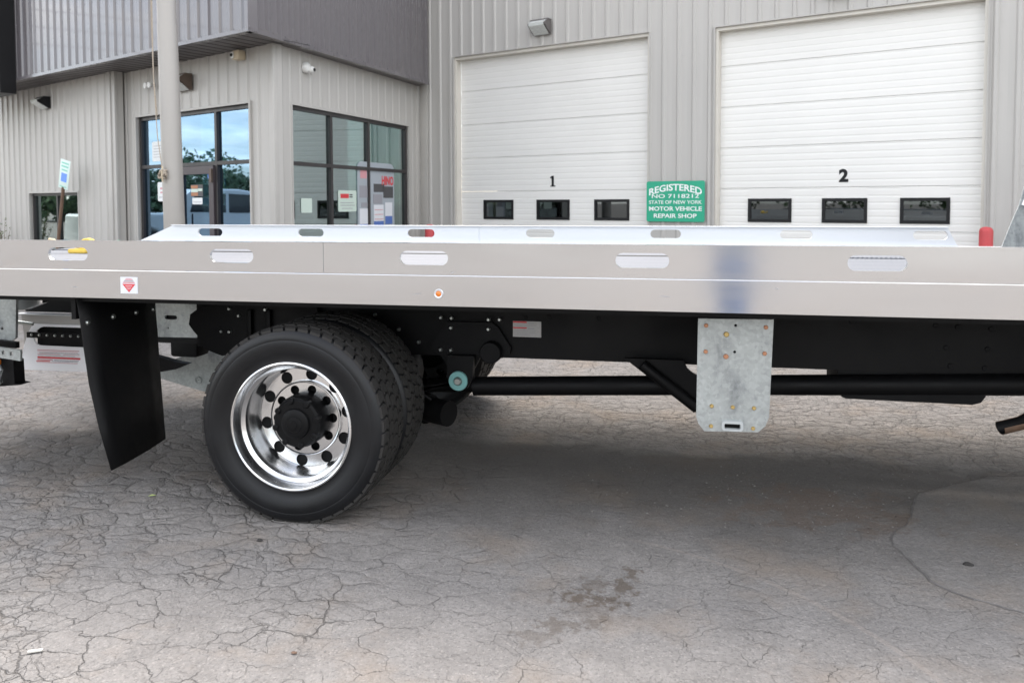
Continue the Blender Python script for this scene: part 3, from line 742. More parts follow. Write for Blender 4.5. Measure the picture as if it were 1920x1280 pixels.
MB().box(-.15, .03, -.009, -.006, -.025, .025).build('pale_band', 'paper', os_); MB().box(.04, .15, -.009, -.006, -.01, .03).build('pale_band', 'paper', os_)
notice(F_C, 'door_notice', 'white paper under the orange sign on the entrance door', -2.07, -1.80, 1.50, 1.60, -.002, 'paper_white', [(.1, .9, .3, .38, 'grey_print')])
MB().lathe([(0, -.003), (.06, -.003), (.06, 0), (0, 0)], (0, 0, 0), n=20)
o = on(F_C, 'round_sticker', 'small light blue round sticker at the top of the entrance door glass', 'sticker', -1.70, .06, 1.93); MB().lathe([(0, -.003), (.05, -.003), (.05, 0), (0, 0)], (0, 0, 0), n=20).build('disc', 'hc_blue', o)
# banner in front of the pane, dimmed in colour as if behind it
o = on(F_B, 'display_banner', 'white advertising banner with red name and blue bottles in front of the side window, dimmed as if behind it', 'banner', 2.76, .064, 1.50)
MB().holed(rrect(-.60, .60, -1.15, .70, .12), [], -.012, 0).build('banner_sheet', 'banner', o)
text_obj('HINO', .3, 'red_print', o, (.37, -.016, .40), w=.40, h=.16, bold=.010)
MB().box(-.52, -.32, -.015, -.012, .42, .58).build('red_mark', 'pale_red_print', o)
for (x0, x1, z0, z1, mm) in [(-.55, -.25, .10, .30, 'grey_print'), (-.10, .25, .20, .34, 'dark_print'), (.22, .56, .10, .30, 'dark_print'), (-.12, .18, .0, .16, 'grey_print'), (-.50, -.28, -.06, .02, 'grey_print'),
                             (-.55, -.28, -.34, -.08, 'decal'), (-.10, .22, -.30, -.02, 'decal'), (.28, .52, -.22, .02, 'decal'), (-.55, -.28, -.48, -.34, 'blue_print'), (-.10, .22, -.48, -.30, 'blue_print'), (.28, .52, -.36, -.22, 'blue_print'),
                             (-.50, -.20, -.62, -.52, 'dark_print'), (-.08, .22, -.58, -.50, 'grey_print'), (.26, .56, -.50, -.38, 'grey_print')]:
    MB().box(x0, x1, -.016, -.012, z0, z1).build('printed_shape', mm, o)
for zz in (-.10, -.18, -.26): MB().box(-.08, .20, -.018, -.0165, zz-.012, zz).build('printed_line', 'pale_red_print', o)
# sign cabinet at the upper left
o = on(F_PL, 'sign_cabinet', 'black framed illuminated sign cabinet on the dark fascia at the upper left', 'sign', -7.9, -.03, 4.62)
cb = MB(); cb.box(-1.2, 1.24, -.26, 0, -1.17, 1.5); cb.build('cabinet', 'black', o)
MB().box(-1.1, 1.06, -.268, -.258, -1.10, 1.42).build('sign_face', 'paper_white', o)
MB().box(-1.1, 1.06, -.272, -.268, -1.10, -.66).build('colour_strip', 'signface_grey', o)
text_obj('S', .5, 'sign_white', o, (.83, -.276, -.90), h=.27, w=.24, bold=.01, shear=.3)
MB().box(1.00, 1.06, -.272, -.268, .35, .52).build('red_mark', 'pale_red_print', o); MB().box(.8, 1.05, -.272, -.268, -.30, -.27).build('grey_line', 'signface_grey', o); MB().box(.8, 1.05, -.272, -.268, -.17, -.15).build('grey_line', 'signface_grey', o)
MB().box(1.12, 1.22, -.263, -.259, -1.14, -1.12).build('maker_plate', 'cam_white', o)

# flag pole with halyard
PX, PY = -5.77, 8.3
o = thing('flag_pole', 'tall pale aluminium pole standing in front of the entrance', 'pole', (PX, PY, 0))
lean = -.055
MB().tube([(lean*(z-1.2)/2.7*.75, 0, z) for z in (0, 1.2, 3.62, 3.64, 7.2)], [.124, .119, .112, .108, .100], 32).build('shaft', 'pole', o, 50)
MB().lathe([(.20, 0), (.20, .03), (.15, .05), (.125, .09), (.122, .14)], (.0, 0, 0), 'Z', 32).build('base_flange', 'pole', o, 40)
c_ = MB(); c_.box(-.03, .03, -.145, -.11, -.02, .02, ch=.005); c_.tube([(0, -.15, -.09), (0, -.165, -.02), (0, -.165, .02), (0, -.15, .09)], .011, 8)
co_ = c_.build('cleat', 'cream', o, 40); co_.location = (-.035, 0, 1.86)
kn = MB()
for i in range(14):
    a = i*.9; kn.tube([(-.035+.05*cos(a+k*.7), -.15-.018*sin(k), 1.86+.05*sin(a*1.3+k*.8)) for k in range(5)], .008, 6)
kn.build('rope_coil', 'rope', o, 50)
MB().tube([(-.17, -.12, 6.5), (-.16, -.12, 3.6), (-.14, -.13, 2.95), (-.10, -.14, 2.3), (-.04, -.145, 1.9)], .006, 6).build('halyard', 'rope', o, 50)
MB().tube([(-.145, -.12, 6.5), (-.142, -.13, 3.0), (-.11, -.12, 2.55)], .006, 6).build('halyard', 'rope', o, 50)

# accessible parking sign on a leaning post (by the left wall)
o = thing('parking_sign', 'narrow accessible parking sign on a leaning rusty brown post by the left wall', 'sign')
def P_D(px_s, z, t=-.35): v = F_D @ Vector((px_s, t, 0)); return Vector((v.x, v.y, z))
base = P_D(-1.66, 0); top = P_D(-1.17, 1.80); o.location = base
vv = top-base
MB().tube([(0, 0, 0), vv], .027, 8).build('post', 'brown_post', o)
face = MB(); face.box(-.15, .15, -.006, .0, 0, .50, ch=.003)
fo = face.build('sign_plate', 'hc_sign', o, 40)
ry = math.atan2(vv.length and .27, 1)
fo.location = vv*.985; fo.rotation_euler = (0, .22, radians(-20))
for (z0, z1, x0, x1, mm) in ((.43, .455, -.11, .11, 'hc_green'), (.37, .40, -.11, .11, 'hc_green'), (.31, .335, -.09, .09, 'hc_green'), (.12, .27, -.085, .085, 'hc_blue'), (.03, .045, -.1, .1, 'hc_green')):
    MB().box(x0, x1, -.009, -.006, z0, z1).build('printed_shape', mm, fo)

# bollards
def bollard(x, y, h, label, r=.085):
    o = thing('bollard', label, 'bollard', (x, y, 0), group='red bollards beside the overhead doors')
    MB().lathe([(0, 0), (r, 0), (r, h-.05), (r*.9, h-.02), (r*.6, h), (0, h+.008)], (0, 0, 0), 'Z', 24).build('post', 'bollard', o, 50)
v = F_wall @ Vector((4.34, -.62, 0)); bollard(v.x, v.y, 1.20, 'red bollard right of the overhead door numbered 2', .075)
v = F_wall @ Vector((-4.02, -.75, 0)); bollard(v.x, v.y, 1.13, 'red bollard seen through a slot of the far bed rail')

# shrub at the far left
def shrub():
    v = F_D @ Vector((-3.98, -.25, 0)); o = thing('weedy_shrub', 'thin weedy shrub against the left wall', 'shrub', (v.x, v.y, 0))
    st = MB(); lv = MB()
    for i in range(11):
        a = random.uniform(0, 2*pi); h = random.uniform(.95, 1.38); sp = random.uniform(.08, .30)
        p = [(sp*cos(a)*t*t, sp*sin(a)*t*t, h*t) for t in (0, .3, .6, .8, 1)]; st.tube(p, [.008, .006, .005, .004, .002], 5)
        for k in range(34):
            t = random.uniform(.3, 1.0); c = Vector((sp*cos(a)*t*t, sp*sin(a)*t*t, h*t))
            d = Vector((random.uniform(-1, 1), random.uniform(-1, 1), random.uniform(.1, .9))).normalized(); L_ = random.uniform(.035, .07)
            sd = d.cross(Vector((random.random(), random.random(), random.random()))).normalized()*.009
            lv.add([c, c+d*L_*.5+sd, c+d*L_, c+d*L_*.5-sd], [(0, 1, 2, 3)])
    st.build('stem', 'twig', o); lv.build('foliage', 'leaf', o, fix=False)
shrub()

# ------------------------------------------------------------------ the truck
TR = thing('flatbed_tow_truck', 'rear half of a rollback tow truck with aluminium slotted bed rails and black chassis', 'truck', (-1.0, 4.62, 0))
TI = Matrix.Translation((1.0, -4.62, 0))
def tp(mb, name, m, smooth=None, parent=None, fix=True):
    if parent is None: mb.xf(TI)
    return mb.build(name, m, parent or TR, smooth, fix)
YN = 3.32; YF = 5.92; XR = -4.46; XE = 3.4
ZT = 1.335; ZM = 1.190; ZB = 1.054
sn = [-2.901, -2.011, -1.063, -.096, .835, 1.78, 2.72]; sf_ = [-3.78, -2.864, -1.917, -.952, .002, .935, 1.835]
# near side: lower channel
lo = MB(); lo.prism([(YN-.006, ZB), (YN-.006, ZM-.001), (YN-.0035, ZM+.0015), (YN+.05, ZM+.0015), (YN+.05, ZM-.004), (YN+.006, ZM-.004), (YN+.006, ZB+.008), (YN+.06, ZB+.008), (YN+.06, ZB)], XR, XE, 'X')
RL = tp(lo, 'lower_rail', 'alu')
# near side: upper rail with hand slots, in two lengths with a seam
def rail(x0, x1, slots, y, ztop, m, taper_l=0, taper_r=0, inner=1, z0=ZM+.003, th=.016, sw=.226, shh=.064, zc=1.268):
    mb = MB(); z0_ = z0
    outer = [(x0, z0_), (x1+taper_r*.35, z0_), (x1, ztop), (x0+taper_l, ztop)]
    mb.holed(outer, [stadium(s, zc, sw, shh) for s in slots], y, y+th)
    # top lip
    yy0, yy1 = (y-.001, y+.045) if inner > 0 else (y-.030, y+th+.001)
    mb.box(x0+taper_l, x1, yy0, yy1, ztop, ztop+.006)
    return tp(mb, 'side_rail', m)
rail(XR+.35, -1.5470, [s for s in sn if s < -1.6], YN, ZT-.006, 'alu', 0)
rail(-1.5445, XE, [s for s in sn if s > -1.6], YN, ZT-.006, 'alu')
rail(XR, -1.440, [s for s in sf_ if s < -1.5], YF, ZT-.006, 'alu_inner', .33, 0, inner=-1, zc=1.272)
rail(-1.4385, 1.945, [s for s in sf_ if s > -1.4], YF, ZT-.006, 'alu_inner', 0, .2, inner=-1, zc=1.275)
fb = MB(); fb.prism([(YF-.05, ZM+.0), (YF-.05, ZM+.008), (YF+.03, ZM+.008), (YF+.03, ZB), (YF-.03, ZB), (YF-.03, ZM)], XR, XE, 'X'); tp(fb, 'lower_rail', 'alu_inner')
# deck planks
zd = 1.180
pe_ = [YN+.055+i*.244 for i in range(7)]+[4.955+i*.228 for i in range(5)]
for i in range(len(pe_)-1):
    a, b = pe_[i]+.0015, pe_[i+1]-.0015
    if i == 6: continue                       # open key slot along the middle of the deck
    mb = MB(); mb.prism([(a, zd-.03), (a, zd-.002), (a+.003, zd), (b-.003, zd), (b, zd-.002), (b, zd-.03)], XR+.02, XE, 'X'); tp(mb, 'deck_plank', 'deck')
tp(MB().box(XR+1.2, .95, 4.842, 4.952, 1.150, 1.1788), 'deck_channel', 'frame_matte')
# cross sills below deck
for i in range(19):
    x = XR+.15+i*.42; bx('cross_sill', 'frame_matte', TR, x+1.0, x+1.05, YN+.07-4.62, YF-.05-4.62, 1.075, zd-.032)
for y in (4.28, 4.90):
    bx('bed_runner', 'frame_matte', TR, XR+1.3, XE+1, y-4.62, y+.08-4.62, .99, 1.074)
# dark strip inside the near rail, put in as the shadow under it
tp(MB().box(XR+.05, XE, YN+.10, YN+.14, 1.02, 1.075), 'under_rail_shade', 'frame_matte')
# main frame rails (C section)
for yy, sgn in ((4.15, 1), (5.09, -1)):
    f = MB(); y1 = yy+.08*sgn
    f.prism([(yy, .660), (yy, 1.0), (y1, 1.0), (y1, .99), (yy+.012*sgn, .99), (yy+.012*sgn, .67), (y1, .67), (y1, .660)], -2.75, 5.6, 'X'); tp(f, 'frame_rail', 'frame')
for x in (-2.4, -.95, .6, 2.0, 3.5): tp(MB().box(x, x+.1, 4.165, 5.075, .74, .92), 'crossmember', 'frame_matte')
# small bolts on the frame
bolt_me = MB().lathe([(0, -.014), (.007, -.014), (.012, -.006), (.012, 0)], (0, 0, 0), n=10).mesh('frame_bolt', 'zinc_bolt', 40)
def bolt(x, y, z, sc=1, me=bolt_me, name='frame_bolt', parent=None):
    o = link(name, me, parent or TR, (x+1.0, y-4.62, z) if parent is None else (x, y, z)); o.scale = (sc, sc, sc); return o
for x, z in ((-1.22, .879), (-1.159, .878), (-1.162, .824), (-1.222, .70), (-1.164, .70), (-.949, .875), (-.887, .877), (-.95, .822), (-.95, .70), (-.891, .70)): bolt(x, 4.115, z)
for x, z in ((-1.361, .732), (-1.48, .80), (-1.62, .88)): bolt(x, 4.15, z)
hole_me = MB().lathe([(0, -.004), (.012, -.004), (.014, 0)], (0, 0, 0), n=10).mesh('frame_hole', 'frame_matte', 40)
for x, z in ((-.75, .885), (-.62, .89), (-.35, .89), (.93, .91), (1.32, .90), (1.42, .895), (1.37, .79), (1.39, .70), (1.57, .89), (1.555, .79), (1.545, .695), (1.80, .88)): bolt(x, 4.15, z, 1, hole_me, 'bolt_head')
bolt(1.745, 4.14, .815, 1.3)
# spring hanger bracket
br = MB(); br.prism([(-1.187, .856), (-.93, .858), (-.895, .83), (-.826, .725), (-.83, .69), (-.87, .665), (-1.0, .66), (-1.03, .60), (-1.18, .60), (-1.22, .66), (-1.277, .70), (-1.275, .73)], 4.115, 4.149, 'Y'); BR = tp(br, 'spring_hanger', 'frame')
ha = MB(); ha.prism([(-1.17, .68), (-1.02, .68), (-1.03, .56), (-1.06, .50), (-1.10, .485), (-1.15, .50), (-1.175, .56)], 4.06, 4.11, 'Y'); tp(ha, 'hanger_arm', 'frame')
w_ = MB(); w_.lathe([(.024, -.006), (.052, -.006), (.054, 0), (.054, .006)], (-1.106, 4.05, .543), n=32); WA = tp(w_, 'bushing_washer', 'teal', 40)
n_ = MB(); n_.lathe([(0, -.022), (.016, -.022), (.021, -.016), (.026, -.006), (.026, .004)], (-1.106, 4.05, .543), n=12); tp(n_, 'bushing_bolt', 'zinc_bolt', 40)
rn = MB(); rn.lathe([(.0, -.10), (.055, -.10), (.06, -.09), (.06, .0), (0, 0)], (-.93, 4.16, .70), n=24); tp(rn, 'hanger_boss', 'frame', 40)
# leaf spring (dark, behind the wheel)
for k in range(4):
    mb = MB(); L_ = 1.0-k*.16
    pts = [(-1.75+t*L_*.72, .50-.025*k-.09*(1-t*t)+.06) for t in [i/8-1 for i in range(17)]]
    poly = pts + [(a, b-.016) for a, b in reversed(pts)]
    mb.prism(poly, 4.05, 4.13, 'Y'); tp(mb, 'spring_leaf', 'frame')
# axle, differential, brake chamber, driveshaft
ax = MB(); ax.tube([(-1.73, 3.7, .46), (-1.73, 5.55, .46)], .075, 16); tp(ax, 'axle_housing', 'frame', 50)
df = MB(); df.lathe([(0, -.22), (.10, -.20), (.19, -.08), (.20, .05), (.15, .18), (0, .22)], (-1.70, 4.62, .46), n=24); tp(df, 'differential', 'frame', 50)
bc = MB(); bc.tube([(-1.30, 4.12, .36), (-1.16, 4.05, .36)], .07, 20); bc.tube([(-1.30, 4.12, .36), (-1.36, 4.16, .37)], .085, 20); tp(bc, 'brake_chamber', 'frame', 50)
sh = MB(); sh.tube([(-1.04, 4.14, .497), (.4, 4.14, .565), (1.75, 4.14, .627), (3.6, 4.14, .70)], .052, 24); tp(sh, 'cross_tube', 'frame', 50)
sh = MB(); sh.tube([(-1.45, 4.62, .375), (.7, 4.62, .452), (3.4, 4.62, .57)], .045, 20); tp(sh, 'driveshaft', 'frame_matte', 50)
bb = MB(); bb.prism([(-.205, .70), (.095, .70), (.120, .648), (.20, .60), (.20, .43), (.142, .437)], 4.05, 4.085, 'Y'); tp(bb, 'diagonal_brace', 'frame', 50)
bb = MB(); bb.tube([(-.115, 4.03, .675), (.165, 4.03, .462)], .030, 16); tp(bb, 'diagonal_brace', 'frame', 50)
bb = MB(); bb.tube([(.0, 4.35, .64), (.30, 4.35, .40)], .045, 14); tp(bb, 'diagonal_brace', 'frame', 50)
bb = MB(); bb.box(.865, 3.4, 4.16, 4.6, .60, .668, ch=.006); tp(bb, 'side_box', 'frame_matte', 40)
bb = MB(); bb.prism([(.88, .60), (.88, .53), (.90, .522), (1.48, .518), (1.52, .53), (1.54, .56), (1.55, .60)], 4.12, 4.5, 'Y'); tp(bb, 'air_tank', 'frame_matte')
ho = MB()
for k in range(7): ho.tube([(-.9+.9*t, 4.55+.02*k+.05*sin(k+3*t), .95-.03*k-.1*sin(pi*t)) for t in [i/8 for i in range(9)]], .010, 6)
tp(ho, 'air_hose', 'frame_matte', 50)
cl = MB(); cl.tube([(-2.35, 4.05, .62), (-1.9, 4.05, .66), (-1.5, 4.0, .60), (-1.25, 4.02, .44)], .012, 8); tp(cl, 'air_hose', 'frame', 50)
# decals on the frame
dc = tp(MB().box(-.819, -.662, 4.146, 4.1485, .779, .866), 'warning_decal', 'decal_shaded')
for (z0, z1, x0, x1, mm) in ((.857, .865, -.818, -.742, 'red_print'), (.826, .833, -.818, -.742, 'red_print'), (.853, .857, -.735, -.70, 'grey_print'), (.824, .828, -.735, -.70, 'grey_print'), (.842, .844, -.81, -.69, 'grey_print'), (.812, .814, -.81, -.69, 'grey_print'), (.80, .802, -.81, -.69, 'grey_print'), (.79, .792, -.81, -.72, 'grey_print')):
    m_ = MB().box(x0, x1, 4.1445, 4.146, z0, z1); m_.xf(TI); m_.build('decal_print', mm, dc)
# sticker on the lower rail
st = tp(MB().box(-2.603, -2.510, YN-.0085, YN-.0062, 1.080, 1.160), 'warning_sticker', 'decal')
tri = MB(); tri.prism([(-2.592, 1.126), (-2.521, 1.126), (-2.5565, 1.086)], YN-.0098, YN-.0085, 'Y'); tri.xf(TI); tri.build('red_triangle', 'red_print', st)
for z0, z1, a, b, mm in ((1.130, 1.136, -2.588, -2.525, 'pale_red_print'), (1.138, 1.142, -2.583, -2.530, 'grey_print'), (1.145, 1.149, -2.578, -2.535, 'pale_red_print'), (1.151, 1.154, -2.572, -2.541, 'pale_red_print')):
    m_ = MB().box(a, b, YN-.0098, YN-.0085, z0, z1); m_.xf(TI); m_.build('sticker_print', mm, st)
for z0, a, b in ((1.1165, -2.575, -2.538), (1.108, -2.570, -2.543), (1.100, -2.564, -2.549)):
    m_ = MB().box(a, b, YN-.0104, YN-.0098, z0, z0+.002); m_.xf(TI); m_.build('sticker_print', 'decal', st)
for x0, z0, w_, rz_ in ((-2.86, 1.106, .045, .08), (-1.09, 1.108, .05, -.1), (.0, 1.118, .055, .02), (-.93, 1.205, .03, -.4), (.45, 1.16, .02, .3)):
    m_ = MB(); m_.prism([(-w_/2, 0), (0, .0014), (w_/2, .0004), (0, -.0012)], -.0004, 0, 'Y'); sc_o = m_.build('scuff_mark', 'grey_print', TR); sc_o.location = (x0+1.0, YN-.0064-4.62+(.006 if z0 > 1.19 else 0), z0); sc_o.rotation_euler = (0, rz_, 0)
# side marker light
ml = MB(); ml.lathe([(.013, -.006), (.0185, -.008), (.021, -.003), (.021, 0)], (-.992, YN-.006, 1.110), n=28); MLo = tp(ml, 'marker_light', 'alu_inner', 40)
m_ = MB(); m_.lathe([(0, -.010), (.009, -.009), (.014, -.004)], (-.992, YN-.006, 1.110), n=20); m_.xf(TI); m_.build('amber_lens', 'amber', MLo, 40)
# hanging galvanised plate
PY_ = 3.50
holes = [(.305, .974), (.302, .857)]
outer = [(.1395, .560), (.150, .530), (.175, .498), (.405, .506), (.435, .535), (.450, .575), (.4645, 1.005), (.1445, 1.001)]
hp = MB(); hp.holed(outer, [circle(a, b, .0065, 12) for a, b in holes]+[rrect(.262, .328, .517, .538, .005)], PY_, PY_+.012); HP = tp(hp, 'bracket_plate', 'galv')
rim_ = MB(); rim_.holed(rrect(.249, .341, .507, .552, .014), [rrect(.260, .330, .516, .539, .006)], PY_-.010, PY_-.0005); rim_.xf(TI); rim_.build('slot_collar', 'galv_light', HP, 40)
bm_r = MB().lathe([(0, -.007), (.008, -.007), (.0095, -.004), (.0095, 0)], (0, 0, 0), n=14).mesh('plate_bolt', 'rust_bolt', 40)
bm_y = MB().lathe([(0, -.006), (.007, -.006), (.009, -.003), (.009, 0)], (0, 0, 0), n=14).mesh('plate_bolt', 'zinc_yellow', 40)
for (x, z, me, sc) in ((.179, .971, bm_r, 1), (.432, .970, bm_r, 1), (.266, .934, bm_y, 1.35), (.178, .855, bm_r, 1), (.265, .836, bm_r, 1.2), (.428, .855, bm_r, 1), (.206, .613, bm_y, 1), (.296, .612, bm_y, 1), (.386, .612, bm_y, 1), (.204, .523, bm_y, 1), (.383, .522, bm_y, 1)):
    b_ = link('plate_bolt', me, HP, (x+1.0, PY_-4.62-.0005, z)); b_.scale = (sc, 1, sc)
tp(MB().box(.255, .335, PY_+.013, PY_+.03, .512, .545), 'slot_backing', 'frame_matte')
mb = MB(); mb.box(.17, .44, PY_+.013, 4.14, .80, .98, ch=.01); tp(mb, 'bracket_arm', 'frame_matte', 40)
# exhaust tip: open ended pipe cut on a slant
ex = MB(); pts = [(1.405, 3.60, .552), (1.50, 3.62, .575), (1.60, 3.66, .62), (1.75, 3.72, .70), (2.1, 3.9, .80), (3.0, 4.0, .80)]
n = 16
def shell(rad, a0, a1, cut=3):
    vs = []
    for i, p in enumerate(pts):
        d = (Vector(pts[min(i+1, 5)])-Vector(pts[max(i-1, 0)])).normalized(); up = Vector((0, 0, 1)); a_ = (up-d*up.dot(d)).normalized(); b_ = -(d.cross(a_)); b_ = b_ if b_.y < 0 else -b_
        for j in range(n+1):
            f0, f1 = (a0, a1) if i < cut else (-200, 160)
            ang = radians(f0+(f1-f0)*j/n); vs.append(Vector(p)+(b_*cos(ang)+a_*sin(ang))*rad)
    return vs, [(i*(n+1)+j, i*(n+1)+j+1, (i+1)*(n+1)+j+1, (i+1)*(n+1)+j) for i in range(5) for j in range(n)]
ex.add(*shell(.031, -215, 12)); exo = tp(ex, 'exhaust_pipe', 'rustpipe', 60, fix=False)
ex2 = MB(); ex2.add(*shell(.0285, -212, 8)); ex2.xf(TI); ex2.build('pipe_inner_shade', 'frame_matte', exo, 60, fix=False)  # dark inner shell stands in for the shade inside the pipe

# wheels -----------------------------------------------------------
R = .478; AX = .460      # tyre radius and loaded axle height
def tyre_mesh():
    # local: axis along Y, outer sidewall towards -Y, width .27
    w = .268; t = MB()
    prof = [(.292, .022), (.300, .004), (.310, -.002), (.322, .000), (.345, -.010), (.375, -.020), (.405, -.0225), (.413, -.0200), (.416, -.021), (.436, -.016), (.452, -.006), (.461, .004), (.465, .014)]
    prof += [(.4665, w/2)]
    full = prof + [(r, w-tt) for r, tt in reversed(prof[:-1])]
    t.lathe(full, (0, 0, 0), n=120, mi=1)
    # tread blocks: shoulder, intermediate, centre rows, each block leaning a little
    rows = [(-.002, .049, 0), (.058, .098, .5), (.107, .160, .25), (.169, .209, .75), (.216, .264, 0)]
    nb = 46
    for (y0, y1, ph) in rows:
        for k in range(nb):
            a0 = 2*pi*(k+ph)/nb; a1 = a0+2*pi/nb*.80; sk = .35*2*pi/nb
            r0 = .452; r1 = R - (.004 if y0 < .02 or y1 > .25 else 0)
            vs = []
            for (a, y, sh_) in ((a0, y0, 0), (a0+sk*.5, (y0+y1)/2, 0), (a0, y1, 0), (a1, y1, 0), (a1+sk*.5, (y0+y1)/2, 0), (a1, y0, 0)):
                for r in (r0, r1 - (.006 if (y < .01 or y > .26) else 0)): vs.append((r*cos(a), y, r*sin(a)))
            t.add(vs, [(1, 3, 9, 11), (3, 5, 7, 9), (0, 1, 3, 2), (2, 3, 5, 4), (4, 5, 7, 6), (6, 7, 9, 8), (8, 9, 11, 10), (10, 11, 1, 0)], 0)
    return t.mesh('tyre', ['rubber', 'rubber_side'], 35)
def rim_mesh(n=96):
    m = MB()
    prof = [(.293, .030), (.3035, .010), (.3095, -.002), (.3085, -.009), (.302, -.012), (.296, -.008), (.291, .004), (.287, .016), (.283, .030), (.282, .040), (.276, .046), (.266, .054), (.262, .066), (.260, .085), (.259, .108), (.255, .130), (.2495, .150), (.247, .166)]
    m.lathe(prof, (0, 0, 0), n=n)
    return m.mesh('rim', 'chrome', 32)
def disc_mesh():
    m = MB(); y = .168
    hs = [circle(.217*cos(a), .217*sin(a), .0300, 20) for a in [2*pi*k/10+.18 for k in range(10)]]
    m.holed(circle(0, 0, .2475, 96), hs+[circle(0, 0, .171, 40)], y, y+.014)
    return m.mesh('wheel_disc', 'chrome', 30)
def ring_mesh():
    m = MB(); y = .150
    hs = [circle(.146*cos(a), .146*sin(a), .0230, 18) for a in [2*pi*k/10+.05 for k in range(10)]]
    m.holed(circle(0, 0, .176, 72), hs+[circle(0, 0, .108, 40)], y, y+.010)
    m.lathe([(.176, .150), (.1795, .147), (.184, .150), (.186, .158), (.186, .1675)], (0, 0, 0), n=72)
    return m.mesh('hub_cover_ring', 'chrome', 30)
def hub_mesh():
    m = MB()
    m.lathe([(.130, .200), (.1285, .150), (.128, .138), (.127, .090), (.120, .080), (.118, .062), (.112, .056), (.108, .052), (.074, .052), (.070, .040), (.064, .036), (.040, .034), (.036, .028), (.020, .026), (.018, .022), (0, .022)], (0, 0, 0), n=48)
    for k in range(8):
        a = 2*pi*(k+.3)/8; c = (.108*cos(a), 0, .108*sin(a))
        m.lathe([(0, .042), (.010, .042), (.0155, .048), (.0165, .085)], c, n=10)
    return m.mesh('hub', 'frame', 35)
TY, RI, DI, RG, HU = tyre_mesh(), rim_mesh(), disc_mesh(), ring_mesh(), hub_mesh()
RI2 = RI.copy(); RI2.materials[0] = M['frame']; DI2 = DI.copy(); DI2.materials[0] = M['frame']
back_me = MB().lathe([(.246, .184), (.10, .188), (0, .188)], (0, 0, 0), n=48).mesh('brake_drum', 'frame_matte', 40)
lug_me = MB().lathe([(0, .142), (.010, .142), (.0135, .150), (.0135, .168)], (0, 0, 0), n=6).mesh('lug_nut', 'frame', 30)
def wheel(x, y, flip=False, full=True, rot=0.0):
    # the wheel part is the disc; tyre, rim, cover ring and hub are its sub-parts
    d = link('wheel', DI if full else DI2, TR, (x+1.0, y-4.62, AX)); d.rotation_euler = (0, rot, pi if flip else 0)
    link('tyre', TY, d); link('rim', RI if full else RI2, d)
    if full:
        link('hub_cover_ring', RG, d); link('hub', HU, d); link('brake_drum', back_me, d)
    return d
wheel(-1.735, 3.345)
wheel(-1.735, 3.345+.335+.268, flip=True, full=False)
wheel(-1.73, 5.29, full=False)
wheel(-1.73, 5.29+.335+.268, flip=True, full=True)
# front wheels, beyond the right edge of the frame
wheel(5.05, 3.45); wheel(5.05, 5.80, flip=True)

# mud flap: a sheet that hangs and bows
def flap(yn, yf, dy=0):
    near = [(-2.932, 1.05), (-2.911, .913), (-2.895, .78), (-2.870, .60), (-2.820, .38), (-2.755, .163)]
    far = [(-2.928, 1.05), (-2.925, .90), (-2.916, .78), (-2.908, .60), (-2.895, .38), (-2.879, .137)]
    m = MB(); v = []; nn = 5
    for (a, b), (c, d) in zip(near, far):
        for k in range(nn+1):
            t = k/nn; v.append((a+(c-a)*t+.012*sin(pi*t), yn+(yf-yn)*t, b+(d-b)*t))
    m.add(v, [(j*(nn+1)+k, j*(nn+1)+k+1, (j+1)*(nn+1)+k+1, (j+1)*(nn+1)+k) for j in range(5) for k in range(nn)])
    o = tp(m, 'mud_flap', 'flap', 60, fix=False); md = o.modifiers.new('thickness', 'SOLIDIFY'); md.thickness = .009; return o
fl = flap(3.40, 4.0)
tp(MB().box(-2.96, -2.935, 3.40, 4.02, .93, 1.05), 'flap_bracket', 'frame_matte')
for (y, x, z) in ((3.44, -2.903, .908), (3.62, -2.897, .912), (3.80, -2.895, .91), (3.95, -2.897, .908)):
    m_ = MB(); m_.lathe([(0, .012), (.010, .012), (.014, .004), (.014, 0)], (x, y, z), 'X', 12); tp(m_, 'flap_bolt', 'zinc_bolt', 40)
flap(5.25, 5.85)
# rear hardware
def plate(name, pts, y0, y1, m, holes=(), par=None): return tp(MB().holed(pts, list(holes), y0, y1), name, m)
plate('galvanised_crossplate', [(-3.16, .686), (-2.60, .694), (-2.60, 1.03), (-3.20, 1.03)], 4.26, 4.275, 'galv', [stadium(-3.0, .812, .085, .026, 5), circle(-3.02, .745, .006), [(-3.04, .985), (-2.97, .985), (-2.985, 1.01), (-3.03, 1.01)]])
tp(MB().box(-3.06, -2.93, 4.28, 4.30, .79, .84), 'crossplate_backing', 'frame_matte')
tp(MB().box(-3.16, -2.60, 4.25, 4.34, .655, .682), 'rear_crossbar', 'frame_matte')
plate('frame_end_plate', [(-2.77, .80), (-2.76, .86), (-2.70, .90), (-2.60, .92), (-2.55, 1.04), (-1.95, 1.04), (-1.95, .66), (-2.56, .62), (-2.62, .64), (-2.68, .66), (-2.71, .73), (-2.74, .76)], 4.10, 4.14, 'frame')
for x, z in ((-2.57, .955), (-2.515, .955), (-2.43, .96), (-2.27, .955), (-2.215, .957), (-2.50, .90), (-2.27, .90), (-2.44, .86), (-2.50, .765), (-2.555, .765)):
    bolt(x, 4.098, z, random.uniform(.8, 1.2))
m_ = MB(); m_.lathe([(0, -.012), (.016, -.012), (.022, -.004), (.022, 0)], (-2.43, 4.098, .962), n=18); tp(m_, 'frame_bolt', 'frame', 40)
for x in (-2.38, -2.26): tp(MB().box(x, x+.03, 4.07, 4.10, .70, .90, ch=.005), 'stiffener_rib', 'frame', 40)
